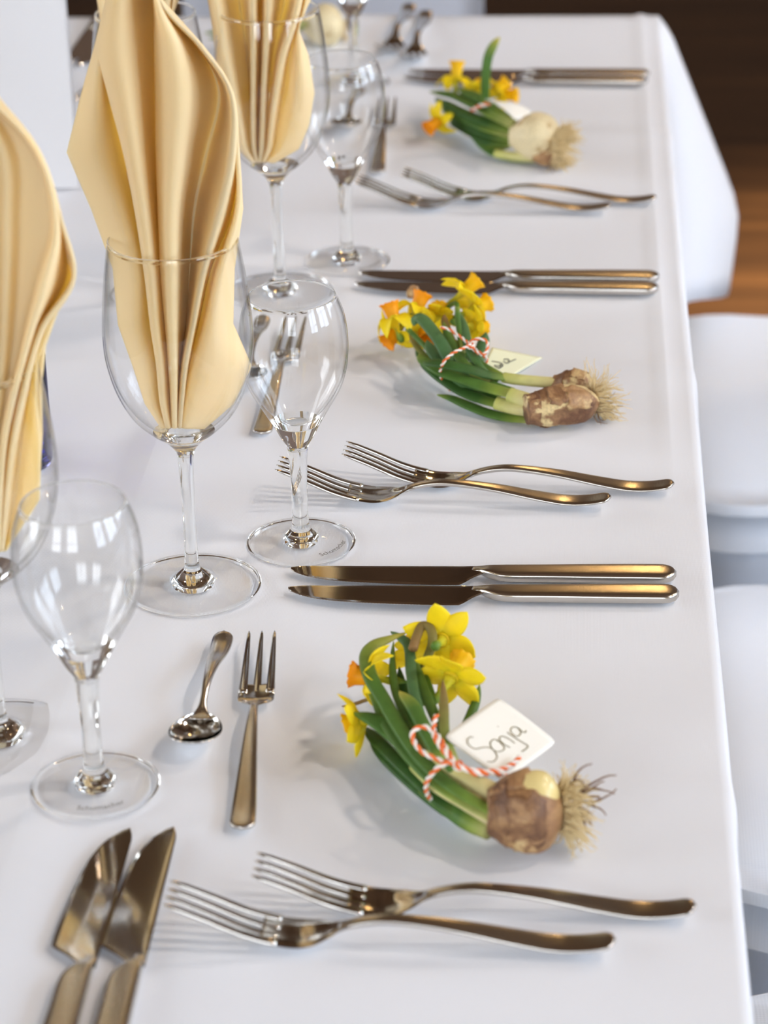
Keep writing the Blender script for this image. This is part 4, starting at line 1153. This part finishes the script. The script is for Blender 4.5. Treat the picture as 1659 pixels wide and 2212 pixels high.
stem(B, [(-0.0365, 1.0851, 0.77), (-0.0503, 1.0946, 0.773), (-0.0645, 1.1074, 0.774), (-0.0759, 1.1261, 0.773)], 0.0068, 0.0056)
stem(B, [(-0.0356, 1.0924, 0.776), (-0.0482, 1.0999, 0.779), (-0.0612, 1.1116, 0.78), (-0.0699, 1.1236, 0.78)], 0.0060, 0.0048)
stem(B, [(-0.0366, 1.0882, 0.772), (-0.0447, 1.0944, 0.774), (-0.0528, 1.1003, 0.776)], 0.0058, 0.0052, 'spathe')
stem(B, [(-0.0389, 1.0883, 0.76), (-0.0505, 1.0962, 0.76), (-0.0626, 1.1106, 0.76), (-0.0726, 1.1254, 0.76)], 0.0062, 0.0048, 'leaf')
lf(B, [(-0.0381, 1.0789, 0.776), (-0.0557, 1.0896, 0.781), (-0.0716, 1.1131, 0.781), (-0.0853, 1.1422, 0.782), (-0.0959, 1.1686, 0.784), (-0.1046, 1.1902, 0.786), (-0.1078, 1.2073, 0.788), (-0.1045, 1.2163, 0.79), (-0.097, 1.2223, 0.791), (-0.0877, 1.2298, 0.791)], 0.0040, 'leaf_tip', 0.16)
lf(B, [(-0.039, 1.0798, 0.772), (-0.0617, 1.0967, 0.777), (-0.0791, 1.1238, 0.777), (-0.0934, 1.1566, 0.776), (-0.1012, 1.1799, 0.776), (-0.1078, 1.1972, 0.777)], 0.0036, 'leaf', 0.3)
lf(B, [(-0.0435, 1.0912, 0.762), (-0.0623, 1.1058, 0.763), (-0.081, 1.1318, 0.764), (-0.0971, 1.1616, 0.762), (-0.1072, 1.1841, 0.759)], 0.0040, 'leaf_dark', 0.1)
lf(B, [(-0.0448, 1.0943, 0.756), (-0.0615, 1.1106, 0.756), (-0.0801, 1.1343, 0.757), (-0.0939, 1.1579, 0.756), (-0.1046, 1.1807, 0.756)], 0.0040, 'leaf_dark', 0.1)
lf(B, [(-0.0386, 1.0919, 0.755), (-0.0483, 1.0978, 0.755), (-0.0567, 1.1059, 0.755)], 0.0042, 'sheath', 0.3)
lf(B, [(-0.0586, 1.1037, 0.783), (-0.0716, 1.1347, 0.784), (-0.079, 1.1633, 0.786), (-0.0835, 1.1925, 0.787), (-0.086, 1.218, 0.788), (-0.0907, 1.229, 0.788), (-0.0972, 1.2374, 0.787)], 0.0029, 'leaf_blue', 0.12)
lf(B, [(-0.0662, 1.1193, 0.78), (-0.0805, 1.1486, 0.781), (-0.0899, 1.177, 0.782), (-0.0939, 1.2024, 0.784), (-0.0952, 1.2295, 0.786)], 0.0023, 'leaf', 0.2)
lf(B, [(-0.0647, 1.1127, 0.784), (-0.0741, 1.1403, 0.786), (-0.0817, 1.1615, 0.787), (-0.0886, 1.1735, 0.787)], 0.0038, 'leaf_tip', 0.2)
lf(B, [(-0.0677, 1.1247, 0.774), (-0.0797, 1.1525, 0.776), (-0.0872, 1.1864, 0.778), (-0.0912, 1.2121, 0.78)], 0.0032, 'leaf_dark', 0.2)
lf(B, [(-0.0565, 1.1087, 0.784), (-0.0676, 1.1485, 0.784), (-0.0773, 1.1841, 0.785), (-0.0825, 1.2116, 0.786)], 0.0030, 'leaf', 0.2)
lf(B, [(-0.0622, 1.1189, 0.783), (-0.0639, 1.1406, 0.786), (-0.0649, 1.1603, 0.788), (-0.0664, 1.1814, 0.79)], 0.0027, 'spathe', 0.25)
lf(B, [(-0.0585, 1.1495, 0.77), (-0.0536, 1.1728, 0.77), (-0.0499, 1.1908, 0.772), (-0.0485, 1.2053, 0.774)], 0.0026, 'leaf', 0.25)
lf(B, [(-0.0778, 1.1387, 0.768), (-0.0893, 1.1543, 0.772), (-0.1005, 1.1629, 0.776), (-0.1124, 1.17, 0.776)], 0.0050, 'leaf', 0.25)
lf(B, [(-0.0834, 1.1533, 0.77), (-0.0962, 1.1856, 0.77), (-0.1056, 1.1974, 0.768), (-0.1137, 1.2002, 0.764), (-0.1211, 1.2005, 0.762)], 0.0012, 'spathe', 0.15)
stem(B, [(-0.0766, 1.1806, 0.776), (-0.0771, 1.2054, 0.784), (-0.0737, 1.2161, 0.792), (-0.0751, 1.225, 0.796), (-0.0796, 1.228, 0.796), (-0.0821, 1.2198, 0.794), (-0.0835, 1.2098, 0.792)], 0.0024, 0.0026, 'spathe', 'flower_stalk')
stem(B, [(-0.0684, 1.1369, 0.772), (-0.0783, 1.1686, 0.772), (-0.0858, 1.1934, 0.774)], 0.0026, 0.0022, 'leaf', 'flower_stalk')
flower(B, (-0.0696, 1.2224, 0.79), (0.15, 0.94, -0.30), 0.26, 0.0215, 0.012, 'corona', back=0.05)
flower(B, (-0.0634, 1.1921, 0.784), (0.38, 0.88, 0.26), 0.75, 0.0215, 0.016, 'corona', back=0.12, neck=[(-0.0771, 1.1915, 0.778), (-0.0762, 1.1977, 0.782)])
flower(B, (-0.1045, 1.1999, 0.78), (-0.95, 0.20, 0.05), 0.3, 0.0200, 0.0115, 'corona_orange', back=0.45, neck=[(-0.089, 1.1996, 0.776), (-0.0938, 1.2063, 0.776)])
flower(B, (-0.1074, 1.1763, 0.768), (-0.75, -0.10, -0.25), 0.1, 0.0190, 0.010, 'corona', back=-0.5)
flower(B, (-0.0819, 1.2322, 0.776), (-0.2, 0.9, 0.1), 0.6, 0.0180, 0.012, 'corona', back=0.1)
twine(B, [[(-0.066, 1.1186, 0.753), (-0.0703, 1.1064, 0.767), (-0.0704, 1.0991, 0.779), (-0.0654, 1.0971, 0.788), (-0.0593, 1.0984, 0.791), (-0.056, 1.098, 0.79)],
          [(-0.056, 1.0996, 0.789), (-0.0652, 1.1028, 0.79), (-0.0728, 1.1062, 0.792), (-0.0779, 1.115, 0.794), (-0.0772, 1.1206, 0.796), (-0.0719, 1.123, 0.796), (-0.0659, 1.1181, 0.794), (-0.0603, 1.1083, 0.791), (-0.056, 1.0996, 0.789)],
          [(-0.056, 1.0988, 0.7895), (-0.0631, 1.1075, 0.793), (-0.0675, 1.1181, 0.7945), (-0.068, 1.128, 0.7955), (-0.0672, 1.1349, 0.796)],
          [(-0.0576, 1.1001, 0.7905), (-0.0547, 1.0951, 0.791), (-0.0533, 1.0938, 0.7905), (-0.0561, 1.0962, 0.7895), (-0.0545, 1.1006, 0.7895), (-0.0519, 1.098, 0.7885)],
          [(-0.056, 1.0988, 0.7895), (-0.047, 1.0972, 0.7875), (-0.0393, 1.1027, 0.7835), (-0.0328, 1.1117, 0.78), (-0.028, 1.1216, 0.7775), (-0.0259, 1.1286, 0.7765)],
          [(-0.0537, 1.0971, 0.7895), (-0.0458, 1.0963, 0.786), (-0.0389, 1.1031, 0.7825), (-0.0331, 1.1072, 0.779), (-0.0296, 1.1029, 0.7775)]], r=0.00085, pitch=0.0085)
c1 = sheet('name_card', [(-0.0638, 1.129, 0.787), (-0.0383, 1.1811, 0.78), (-0.0076, 1.1602, 0.766), (-0.0334, 1.1092, 0.7735)], 'card', 'ivory name card with the handwritten word Sonja, tucked under twine', bow=0.0004)
nrm = (Vector((-0.0383, 1.1811, 0.78)) - Vector((-0.0638, 1.129, 0.787))).cross(Vector((-0.0334, 1.1092, 0.7735)) - Vector((-0.0638, 1.129, 0.787))).normalized()
nrm = nrm if nrm.z > 0 else -nrm
writing(c1, [[(-0.0495, 1.1362, 0.7816), (-0.0512, 1.1353, 0.7823), (-0.0523, 1.1316, 0.7825), (-0.0512, 1.1281, 0.7818), (-0.0482, 1.127, 0.7805), (-0.0448, 1.1305, 0.7793), (-0.0419, 1.1324, 0.7782), (-0.0394, 1.1318, 0.7772), (-0.0375, 1.1282, 0.7761), (-0.0379, 1.1245, 0.7761), (-0.0395, 1.1214, 0.7765), (-0.0422, 1.1201, 0.7775)], [(-0.0371, 1.1407, 0.7768), (-0.0392, 1.1412, 0.7777), (-0.0408, 1.1383, 0.7782), (-0.0409, 1.1348, 0.778), (-0.0394, 1.1318, 0.7772), (-0.0371, 1.1318, 0.7762), (-0.0349, 1.1341, 0.7755), (-0.034, 1.137, 0.7753), (-0.0356, 1.1398, 0.7761), (-0.0374, 1.1414, 0.777)], [(-0.0379, 1.1415, 0.7772), (-0.0366, 1.141, 0.7766), (-0.0341, 1.1399, 0.7755), (-0.0313, 1.1392, 0.7743)], [(-0.0341, 1.1399, 0.7755), (-0.0362, 1.142, 0.7765), (-0.0366, 1.1446, 0.7769), (-0.0348, 1.1466, 0.7763), (-0.0317, 1.146, 0.775), (-0.0291, 1.1444, 0.7738)], [(-0.0331, 1.1513, 0.7759), (-0.0293, 1.1493, 0.7742), (-0.0252, 1.1475, 0.7724), (-0.0224, 1.1463, 0.7711), (-0.0236, 1.1424, 0.7714), (-0.0253, 1.1396, 0.7719)], [(-0.038, 1.1536, 0.7781), (-0.0376, 1.1533, 0.7779)], [(-0.0267, 1.158, 0.7737), (-0.0288, 1.1589, 0.7746), (-0.0308, 1.1571, 0.7753), (-0.0313, 1.1535, 0.7753), (-0.0296, 1.1511, 0.7744), (-0.0276, 1.1517, 0.7736), (-0.0263, 1.1547, 0.7733), (-0.0267, 1.1574, 0.7737), (-0.0275, 1.1587, 0.7741), (-0.0251, 1.1566, 0.773), (-0.0238, 1.1577, 0.7725), (-0.0238, 1.1591, 0.7726)]], 0.00030, 'ink', nrm * 0.0014)

# ---- bundle with two patchy bulbs
B = thing('daffodil_bundle', 'daffodil bundle in focus with two patchy bulbs and straw roots', 'flowers', (0, 0, 0), 0, 'tied daffodil bundles on the cloth')
b1 = bulb(B, (-0.0322, 1.585, 0.765), (0.0149, 1.598, 0.765), 0.0130, 'bulb_patch', bumps=1.8, nw=0.40, flakes=[(0.0, 0.16, 0, 6.2, 'skin_dark'), (0.28, 0.52, 0.4, 2.6, 'skin_dark'), (0.5, 0.85, 1.6, 3.0, 'skin'), (0.15, 0.4, 4.4, 6.0, 'skin_dark')])
bulb(B, (-0.0145, 1.6218, 0.7665), (0.0125, 1.6145, 0.7665), 0.0116, 'bulb_patch', bumps=1.6, nw=0.2, flakes=[(0.0, 0.3, 0.4, 3.0, 'skin_dark'), (0.45, 0.8, 0.8, 2.2, 'skin'), (0.1, 0.5, 3.4, 4.8, 'skin')])
rd = (0.021400000000000002, 0.008099999999999996, 0.0)
roots(B, (0.0125, 1.603, 0.7635), rd, 150, 0.022, 0.75, 0.00045, 'root', 4, plate=0.008)
roots(B, (0.0113, 1.6099, 0.7675), (0.35, 0.45, 0.75), 26, 0.020, 0.8, 0.0005, 'root', 12, drop=-0.4, plate=0.005, name='upper_roots')
roots(B, (0.015, 1.6011, 0.758), (0.8, -0.5, -0.1), 10, 0.016, 0.9, 0.00045, 'root_dark', 21, plate=0.006, name='dark_roots')
stem(B, [(-0.0078, 1.6192, 0.769), (-0.0256, 1.6197, 0.77), (-0.0411, 1.6234, 0.77), (-0.048, 1.6264, 0.77)], 0.0042, 0.0040)
lf(B, [(-0.046, 1.6245, 0.7705), (-0.0586, 1.6215, 0.774), (-0.0696, 1.6206, 0.778), (-0.0844, 1.6211, 0.781), (-0.0937, 1.6266, 0.78), (-0.1022, 1.6344, 0.777)], 0.0042, 'leaf_dark', 0.08)
lf(B, [(-0.0443, 1.6272, 0.768), (-0.057, 1.6374, 0.77), (-0.067, 1.6486, 0.772), (-0.0751, 1.6624, 0.774), (-0.082, 1.6766, 0.776)], 0.0036, 'leaf', 0.1)
stem(B, [(-0.0288, 1.5949, 0.766), (-0.0359, 1.5986, 0.767), (-0.0436, 1.6023, 0.768)], 0.0056, 0.0052)
lf(B, [(-0.0359, 1.6001, 0.767), (-0.0433, 1.6038, 0.768), (-0.062, 1.612, 0.77), (-0.0732, 1.6173, 0.772), (-0.0894, 1.6258, 0.774), (-0.1015, 1.644, 0.774), (-0.1063, 1.6562, 0.774)], 0.0046, 'leaf', 0.1)
stem(B, [(-0.0297, 1.5965, 0.76), (-0.0405, 1.5993, 0.76), (-0.0522, 1.6044, 0.761)], 0.0056, 0.0050)
lf(B, [(-0.0482, 1.6011, 0.7605), (-0.0622, 1.6081, 0.762), (-0.0748, 1.6156, 0.764), (-0.0882, 1.6312, 0.766), (-0.0994, 1.6487, 0.768), (-0.1051, 1.6618, 0.77)], 0.0046, 'leaf_dark', 0.1)
lf(B, [(-0.0251, 1.592, 0.754), (-0.0432, 1.5966, 0.7535), (-0.0581, 1.6035, 0.754), (-0.0711, 1.6132, 0.755), (-0.0834, 1.6254, 0.755), (-0.093, 1.6307, 0.755)], 0.0040, 'leaf', 0.2)
lf(B, [(-0.0408, 1.6124, 0.766), (-0.0532, 1.6153, 0.768), (-0.0612, 1.6262, 0.769), (-0.0694, 1.638, 0.77)], 0.0040, 'leaf_tip', 0.2)
lf(B, [(-0.0516, 1.6129, 0.76), (-0.0675, 1.6267, 0.764), (-0.0808, 1.6347, 0.773), (-0.0902, 1.651, 0.783), (-0.0983, 1.6685, 0.787), (-0.1059, 1.6813, 0.79), (-0.1099, 1.6845, 0.788), (-0.1115, 1.6826, 0.784)], 0.0048, 'leaf_blue', 0.12)
lf(B, [(-0.0564, 1.6182, 0.76), (-0.0751, 1.6228, 0.768), (-0.0881, 1.6386, 0.773), (-0.0968, 1.6556, 0.776), (-0.1017, 1.6714, 0.778)], 0.0046, 'leaf_blue', 0.15)
lf(B, [(-0.0869, 1.6422, 0.762), (-0.0983, 1.651, 0.766), (-0.1047, 1.6649, 0.768), (-0.1086, 1.6783, 0.77)], 0.0036, 'leaf_dark', 0.15)
lf(B, [(-0.052, 1.6255, 0.767), (-0.0645, 1.6318, 0.776), (-0.0717, 1.6504, 0.781), (-0.0758, 1.6738, 0.784), (-0.0791, 1.6917, 0.786), (-0.0831, 1.7039, 0.788)], 0.0032, 'leaf_blue', 0.2)
lf(B, [(-0.0564, 1.6192, 0.768), (-0.0715, 1.6277, 0.776), (-0.0807, 1.647, 0.779), (-0.0868, 1.666, 0.782), (-0.0909, 1.6855, 0.786)], 0.0038, 'leaf', 0.2)
lf(B, [(-0.076, 1.6478, 0.776), (-0.0836, 1.6626, 0.78), (-0.0897, 1.6863, 0.784), (-0.0909, 1.6984, 0.786)], 0.0030, 'spathe', 0.2)
lf(B, [(-0.0715, 1.6482, 0.764), (-0.067, 1.655, 0.769), (-0.0643, 1.6675, 0.773), (-0.0618, 1.6871, 0.777)], 0.0044, 'leaf_blue', 0.12, thick=0.0014)
lf(B, [(-0.0951, 1.6504, 0.768), (-0.1074, 1.6741, 0.77), (-0.1125, 1.6902, 0.772), (-0.1157, 1.7065, 0.774)], 0.0024, 'spathe', 0.2)
stem(B, [(-0.0918, 1.649, 0.772), (-0.1059, 1.6769, 0.774), (-0.1163, 1.6923, 0.778)], 0.0022, 0.0018, 'leaf', 'flower_stalk')
stem(B, [(-0.0762, 1.6511, 0.778), (-0.0806, 1.6814, 0.786), (-0.0818, 1.6964, 0.792)], 0.0022, 0.0018, 'leaf', 'flower_stalk')
flower(B, (-0.1245, 1.7069, 0.77), (-0.55, -0.55, -0.45), 0.2, 0.0195, 0.012, 'corona_orange', back=0.2)
flower(B, (-0.1261, 1.7044, 0.78), (-0.30, 0.35, 0.80), 0.5, 0.0195, 0.012, 'corona_orange', back=0.55)
flower(B, (-0.1114, 1.7188, 0.782), (0.35, 0.55, 0.80), 0.1, 0.0205, 0.012, 'corona_orange', back=0.55)
flower(B, (-0.0801, 1.7462, 0.784), (0.75, 0.45, 0.55), 0.3, 0.0200, 0.014, 'corona', back=0.25, neck=[(-0.0823, 1.7055, 0.786), (-0.0839, 1.7204, 0.786)])
flower(B, (-0.0723, 1.7294, 0.778), (0.65, 0.50, 0.15), 0.0, 0.0200, 0.013, 'corona', back=0.2)
flower(B, (-0.073, 1.7113, 0.772), (0.60, 0.30, -0.30), 0.6, 0.0170, 0.011, 'corona', back=0.2)
flower(B, (-0.1059, 1.7056, 0.772), (0.20, -0.75, -0.25), 0.4, 0.0170, 0.012, 'corona_orange', back=0.1)
flower(B, (-0.0973, 1.7266, 0.772), (0.10, 0.6, 0.3), 0.4, 0.0170, 0.011, 'corona', back=0.1)
bulb(B, (-0.1188, 1.7487, 0.78), (-0.1145, 1.7652, 0.78), 0.0042, 'skin', bumps=1.5, name='withered_bud')
twine(B, [[(-0.0848, 1.6419, 0.754), (-0.0892, 1.6327, 0.764), (-0.0902, 1.6242, 0.775), (-0.087, 1.6179, 0.785), (-0.0811, 1.6252, 0.788), (-0.0747, 1.6334, 0.788), (-0.0708, 1.644, 0.786)],
          [(-0.071, 1.6477, 0.7845), (-0.0795, 1.6588, 0.787), (-0.086, 1.6638, 0.789), (-0.0916, 1.6629, 0.791)],
          [(-0.071, 1.6477, 0.7845), (-0.0698, 1.649, 0.787), (-0.0648, 1.6499, 0.788), (-0.0598, 1.6499, 0.786), (-0.0596, 1.6425, 0.783), (-0.0619, 1.6376, 0.782), (-0.067, 1.6424, 0.783), (-0.071, 1.6477, 0.7845)],
          [(-0.0709, 1.6469, 0.7845), (-0.0665, 1.6448, 0.78), (-0.0624, 1.6496, 0.776), (-0.0603, 1.6528, 0.772), (-0.0612, 1.6526, 0.768)],
          [(-0.0733, 1.644, 0.785), (-0.07, 1.6403, 0.7852), (-0.0691, 1.6468, 0.7852), (-0.0723, 1.6501, 0.7852)]], r=0.00070, pitch=0.0085)
DN = Vector((-0.0585, 1.7017, 0.76)) - Vector((-0.065, 1.6522, 0.762))
c2 = sheet('name_card', [(-0.065, 1.6522, 0.762), (-0.0585, 1.7017, 0.76), (-0.0235, 1.705, 0.7512), (-0.0433, 1.6608, 0.7565)], 'card_green', 'pale lime name card half hidden behind the stems of the two-bulb bundle', bow=0.0, rounded=False)
nrm = DN.cross(Vector((-0.0433, 1.6608, 0.7565)) - Vector((-0.065, 1.6522, 0.762))).normalized()
nrm = nrm if nrm.z > 0 else -nrm
writing(c2, [[(-0.0578, 1.6758, 0.76), (-0.0543, 1.6763, 0.7591), (-0.0509, 1.6755, 0.7583), (-0.0526, 1.6703, 0.7588), (-0.0556, 1.6695, 0.7595)], [(-0.056, 1.6688, 0.7596), (-0.0525, 1.6664, 0.7588), (-0.05, 1.673, 0.7581), (-0.052, 1.6742, 0.7586)], [(-0.0511, 1.6703, 0.7584), (-0.0525, 1.6658, 0.7588)], [(-0.0496, 1.6838, 0.7579), (-0.0471, 1.6862, 0.7573), (-0.046, 1.6815, 0.757), (-0.0479, 1.678, 0.7575), (-0.0498, 1.6802, 0.758)], [(-0.0464, 1.6813, 0.7571), (-0.0444, 1.6842, 0.7566), (-0.0416, 1.6892, 0.7559)]], 0.00045, 'ink_dark', nrm * 0.0012)

# ---- farthest bundle beside the setting
B = thing('daffodil_bundle', 'blurred daffodil bundle with one upright leaf and a pale fat bulb', 'flowers', (0, 0, 0), 0, 'tied daffodil bundles on the cloth')
bulb(B, (-0.0579, 2.1389, 0.7725), (-0.0143, 2.1367, 0.772), 0.0205, 'bulb_pale')
bulb(B, (-0.0381, 2.1214, 0.76), (-0.0149, 2.1263, 0.76), 0.0085, 'bulb_brown')
roots(B, (-0.0189, 2.1316, 0.768), (1, -0.35, -0.1), 260, 0.022, 1.2, 0.0008, 'root', 9, plate=0.013)
roots(B, (-0.0246, 2.1275, 0.76), (0.9, -0.4, -0.2), 30, 0.018, 0.8, 0.0006, 'root_dark', 19, plate=0.008, name='dark_roots')
lf(B, [(-0.0335, 2.1291, 0.755), (-0.0539, 2.134, 0.755), (-0.0718, 2.1458, 0.756), (-0.0836, 2.1686, 0.758), (-0.0915, 2.1975, 0.762), (-0.0963, 2.2178, 0.766)], 0.0045, 'leaf', 0.1)
stem(B, [(-0.0343, 2.1274, 0.758), (-0.0538, 2.1311, 0.758), (-0.0696, 2.1385, 0.758)], 0.0042, 0.0040)
for i, pts in enumerate([[(-0.0541, 2.1446, 0.78), (-0.0744, 2.1668, 0.784), (-0.0911, 2.1933, 0.784), (-0.111, 2.2334, 0.78), (-0.1313, 2.2563, 0.776)], [(-0.0549, 2.1445, 0.776), (-0.078, 2.1575, 0.78), (-0.0966, 2.1797, 0.78), (-0.1141, 2.2128, 0.778), (-0.1254, 2.237, 0.776)], [(-0.0557, 2.1443, 0.772), (-0.0781, 2.1597, 0.774), (-0.0947, 2.1817, 0.774), (-0.1101, 2.212, 0.772), (-0.119, 2.2292, 0.77)], [(-0.0565, 2.1466, 0.768), (-0.0742, 2.1593, 0.768), (-0.0907, 2.1786, 0.768), (-0.1061, 2.2112, 0.766), (-0.1171, 2.2309, 0.764)], [(-0.054, 2.1409, 0.784), (-0.0703, 2.1631, 0.788), (-0.0832, 2.1936, 0.788), (-0.0962, 2.2205, 0.786), (-0.1052, 2.2409, 0.784)], [(-0.0559, 2.1525, 0.762), (-0.0722, 2.1588, 0.762), (-0.0887, 2.178, 0.762), (-0.1041, 2.2103, 0.76), (-0.1112, 2.2326, 0.758)], [(-0.0585, 2.1623, 0.758), (-0.0741, 2.1547, 0.758), (-0.0848, 2.1776, 0.758), (-0.0925, 2.2035, 0.758)]]):
    lf(B, pts, 0.0058, ('leaf', 'leaf_dark', 'leaf', 'leaf_dark', 'leaf', 'leaf_dark', 'leaf')[i], 0.15)
lf(B, [(-0.0798, 2.1775, 0.786), (-0.0793, 2.1744, 0.8), (-0.0786, 2.1682, 0.816), (-0.0765, 2.1685, 0.832), (-0.0719, 2.1712, 0.842), (-0.0666, 2.1753, 0.848)], 0.0040, 'leaf_tip', 0.15, up=(0.1, -0.9, 0.3))
flower(B, (-0.108, 2.2594, 0.786), (0.05, 0.35, 0.85), 0.2, 0.0195, 0.016, 'corona', back=0.4)
flower(B, (-0.0729, 2.2457, 0.78), (0.55, 0.30, 0.35), 0.5, 0.0195, 0.013, 'corona', back=0.1)
flower(B, (-0.0658, 2.2516, 0.774), (0.80, -0.25, 0.1), 0.1, 0.0150, 0.012, 'corona', back=0.5)
flower(B, (-0.0869, 2.2402, 0.78), (0.1, 0.6, 0.3), 0.1, 0.0170, 0.011, 'corona', back=0.1)
flower(B, (-0.1189, 2.1945, 0.77), (-0.65, -0.55, -0.35), 0.3, 0.0180, 0.015, 'corona_orange', back=0.3)
twine(B, [[(-0.095, 2.2034, 0.753), (-0.0974, 2.204, 0.762), (-0.0945, 2.1949, 0.774), (-0.088, 2.1748, 0.786), (-0.0801, 2.1627, 0.793), (-0.0741, 2.1608, 0.794)]], r=0.0011, pitch=0.014)
sheet('name_card', [(-0.0798, 2.1656, 0.797), (-0.0684, 2.1647, 0.794), (-0.0389, 2.163, 0.786), (-0.0528, 2.122, 0.792)], 'card', 'blurred white name card lying on the farthest tied daffodil bundle', bow=0.003)

# ---- bundle at the far end of the table
B = thing('daffodil_bundle', 'blurred daffodil bundle at the far table end, mostly hidden by a napkin', 'flowers', (0, 0, 0), 0, 'tied daffodil bundles on the cloth')
bulb(B, (-0.266, 2.4859, 0.7725), (-0.2269, 2.4855, 0.7725), 0.0205, 'bulb_pale')
roots(B, (-0.2299, 2.4974, 0.766), (1, -0.1, -0.2), 60, 0.012, 0.8, 0.0006, 'root', 31, plate=0.008)
for i, pts in enumerate([[(-0.2614, 2.4804, 0.774), (-0.2879, 2.4613, 0.778), (-0.3228, 2.4552, 0.778), (-0.3587, 2.4608, 0.772)], [(-0.2636, 2.501, 0.766), (-0.2907, 2.4842, 0.768), (-0.3256, 2.4748, 0.768), (-0.3577, 2.4769, 0.762)], [(-0.2606, 2.4741, 0.778), (-0.2876, 2.4599, 0.782), (-0.3149, 2.4642, 0.78), (-0.3466, 2.4659, 0.776)]]):
    lf(B, pts, 0.0055, 'leaf', 0.15)


# ------------------------------------------------------------------ chairs in white covers
def make_chair(label):
    t = thing('covered_chair', label, 'chair', group='white covered chairs around the table')
    # local: sitter faces -x; seat front at x=0, back at x=0.43
    def outline(x):      # half width of the seat, rounded front
        u = x / 0.43
        return (0.236 - 0.060 * u) * (1 if u > 0.18 else math.sqrt(max(1 - ((0.18 - u) / 0.18) ** 2 * 0.30, 0)))
    xsn = lin(0, 0.43, 18); n = 21
    rows = []
    for q in range(n):
        v = -1 + 2 * q / (n - 1)
        rows.append(v)
    V = []
    for x in xsn:
        for v in rows:
            e = max(abs(v), abs(2 * x / 0.43 - 1)) ** 8
            V.append((x, v * outline(x), 0.462 - 0.010 * e + 0.004 * (1 - v * v)))
    m_ = len(V)
    for x in xsn:
        for v in rows:
            V.append((x, v * outline(x), 0.405))
    F = grid_faces(n, len(xsn), flip=True) + [tuple(i + m_ for i in f) for f in grid_faces(n, len(xsn))]
    for i in range(len(xsn) - 1):
        a, b = i * n, (i + 1) * n
        F.append((a, b, b + m_, a + m_)); a += n - 1; b += n - 1; F.append((b, a, a + m_, b + m_))
    for k_ in range(n - 1):
        a, b = k_, k_ + 1; F.append((b, a, a + m_, b + m_)); a += (len(xsn) - 1) * n; b += (len(xsn) - 1) * n; F.append((a, b, b + m_, a + m_))
    obj('seat', V, F, 'cover', t)
    # skirt hanging from the seat rim to just above the floor
    per = [(x, outline(x)) for x in xsn] + [(0.43, v * outline(0.43)) for v in (0.6, 0.2, -0.2, -0.6)] + [(x, -outline(x)) for x in xsn[::-1]] + [(0, v * outline(0)) for v in (-0.6, -0.2, 0.2, 0.6)]
    V = []
    for z, k_ in ((0.452, 1.004), (0.40, 0.985), (0.20, 0.95), (0.015, 0.96)):
        for (x, y) in per:
            V.append((0.215 + (x - 0.215) * k_, y * k_, z))
    o = obj('skirt', V, grid_faces(len(per), 4, True), 'cover', t)
    s = o.modifiers.new('thickness', 'SOLIDIFY'); s.thickness = 0.002
    # backrest, leaning slightly
    V = []; nz, ny = 14, 13
    for s_ in (0, 1):
        for i in range(nz):
            u = i / (nz - 1); z = 0.44 + 0.53 * u
            hw = 0.178 * (1 if u < 0.8 else math.sqrt(max(1 - ((u - 0.8) / 0.2) ** 2 * 0.55, 0)))
            for j in range(ny):
                v = -1 + 2 * j / (ny - 1)
                V.append((0.40 + 0.045 * s_ * (1 - 0.35 * abs(v) ** 4) + 0.08 * u - 0.02 * (1 - v * v), v * hw, z))
    m_ = nz * ny
    F = grid_faces(ny, nz) + [tuple(i + m_ for i in f) for f in grid_faces(ny, nz, flip=True)]
    for i in range(nz - 1):
        a, b = i * ny, (i + 1) * ny
        F.append((b, a, a + m_, b + m_)); a += ny - 1; b += ny - 1; F.append((a, b, b + m_, a + m_))
    for k_ in range(ny - 1):
        a, b = k_, k_ + 1; F.append((a, b, b + m_, a + m_)); a += (nz - 1) * ny; b += (nz - 1) * ny; F.append((b, a, a + m_, b + m_))
    obj('backrest', V, F, 'cover', t)
    for sx in (0.05, 0.38):
        for sy in (-1, 1):
            V, F, _ = sweep([(sx, sy * 0.15, 0), (sx, sy * 0.15, 0.41)], [0.013] * 2, [0.013] * 2, seg=10)
            obj('leg', V, F, 'metal_dark', t)
    return t


ch = make_chair('white covered chair with its seat beside the two-bulb daffodil bundle')
ch.location = (0.085, 2.318, 0)
dup(ch, (0.085, 1.716, 0), 0, 'white covered chair with its seat beside the daffodils tagged Sonja')
dup(ch, (0.085, 1.160, 0), 0, 'white covered chair at the near corner of the table, showing a sliver of seat')
fc = dup(ch, (-0.292, 2.63, 0), math.pi / 2, 'white covered chair at the far end of the table, its shade put into the cover colour')
for o in fc.children:      # the shade on the far chair is put into its cover colour
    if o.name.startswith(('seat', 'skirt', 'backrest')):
        o.material_slots[0].link = 'OBJECT'; o.material_slots[0].material = M['cover_shaded']
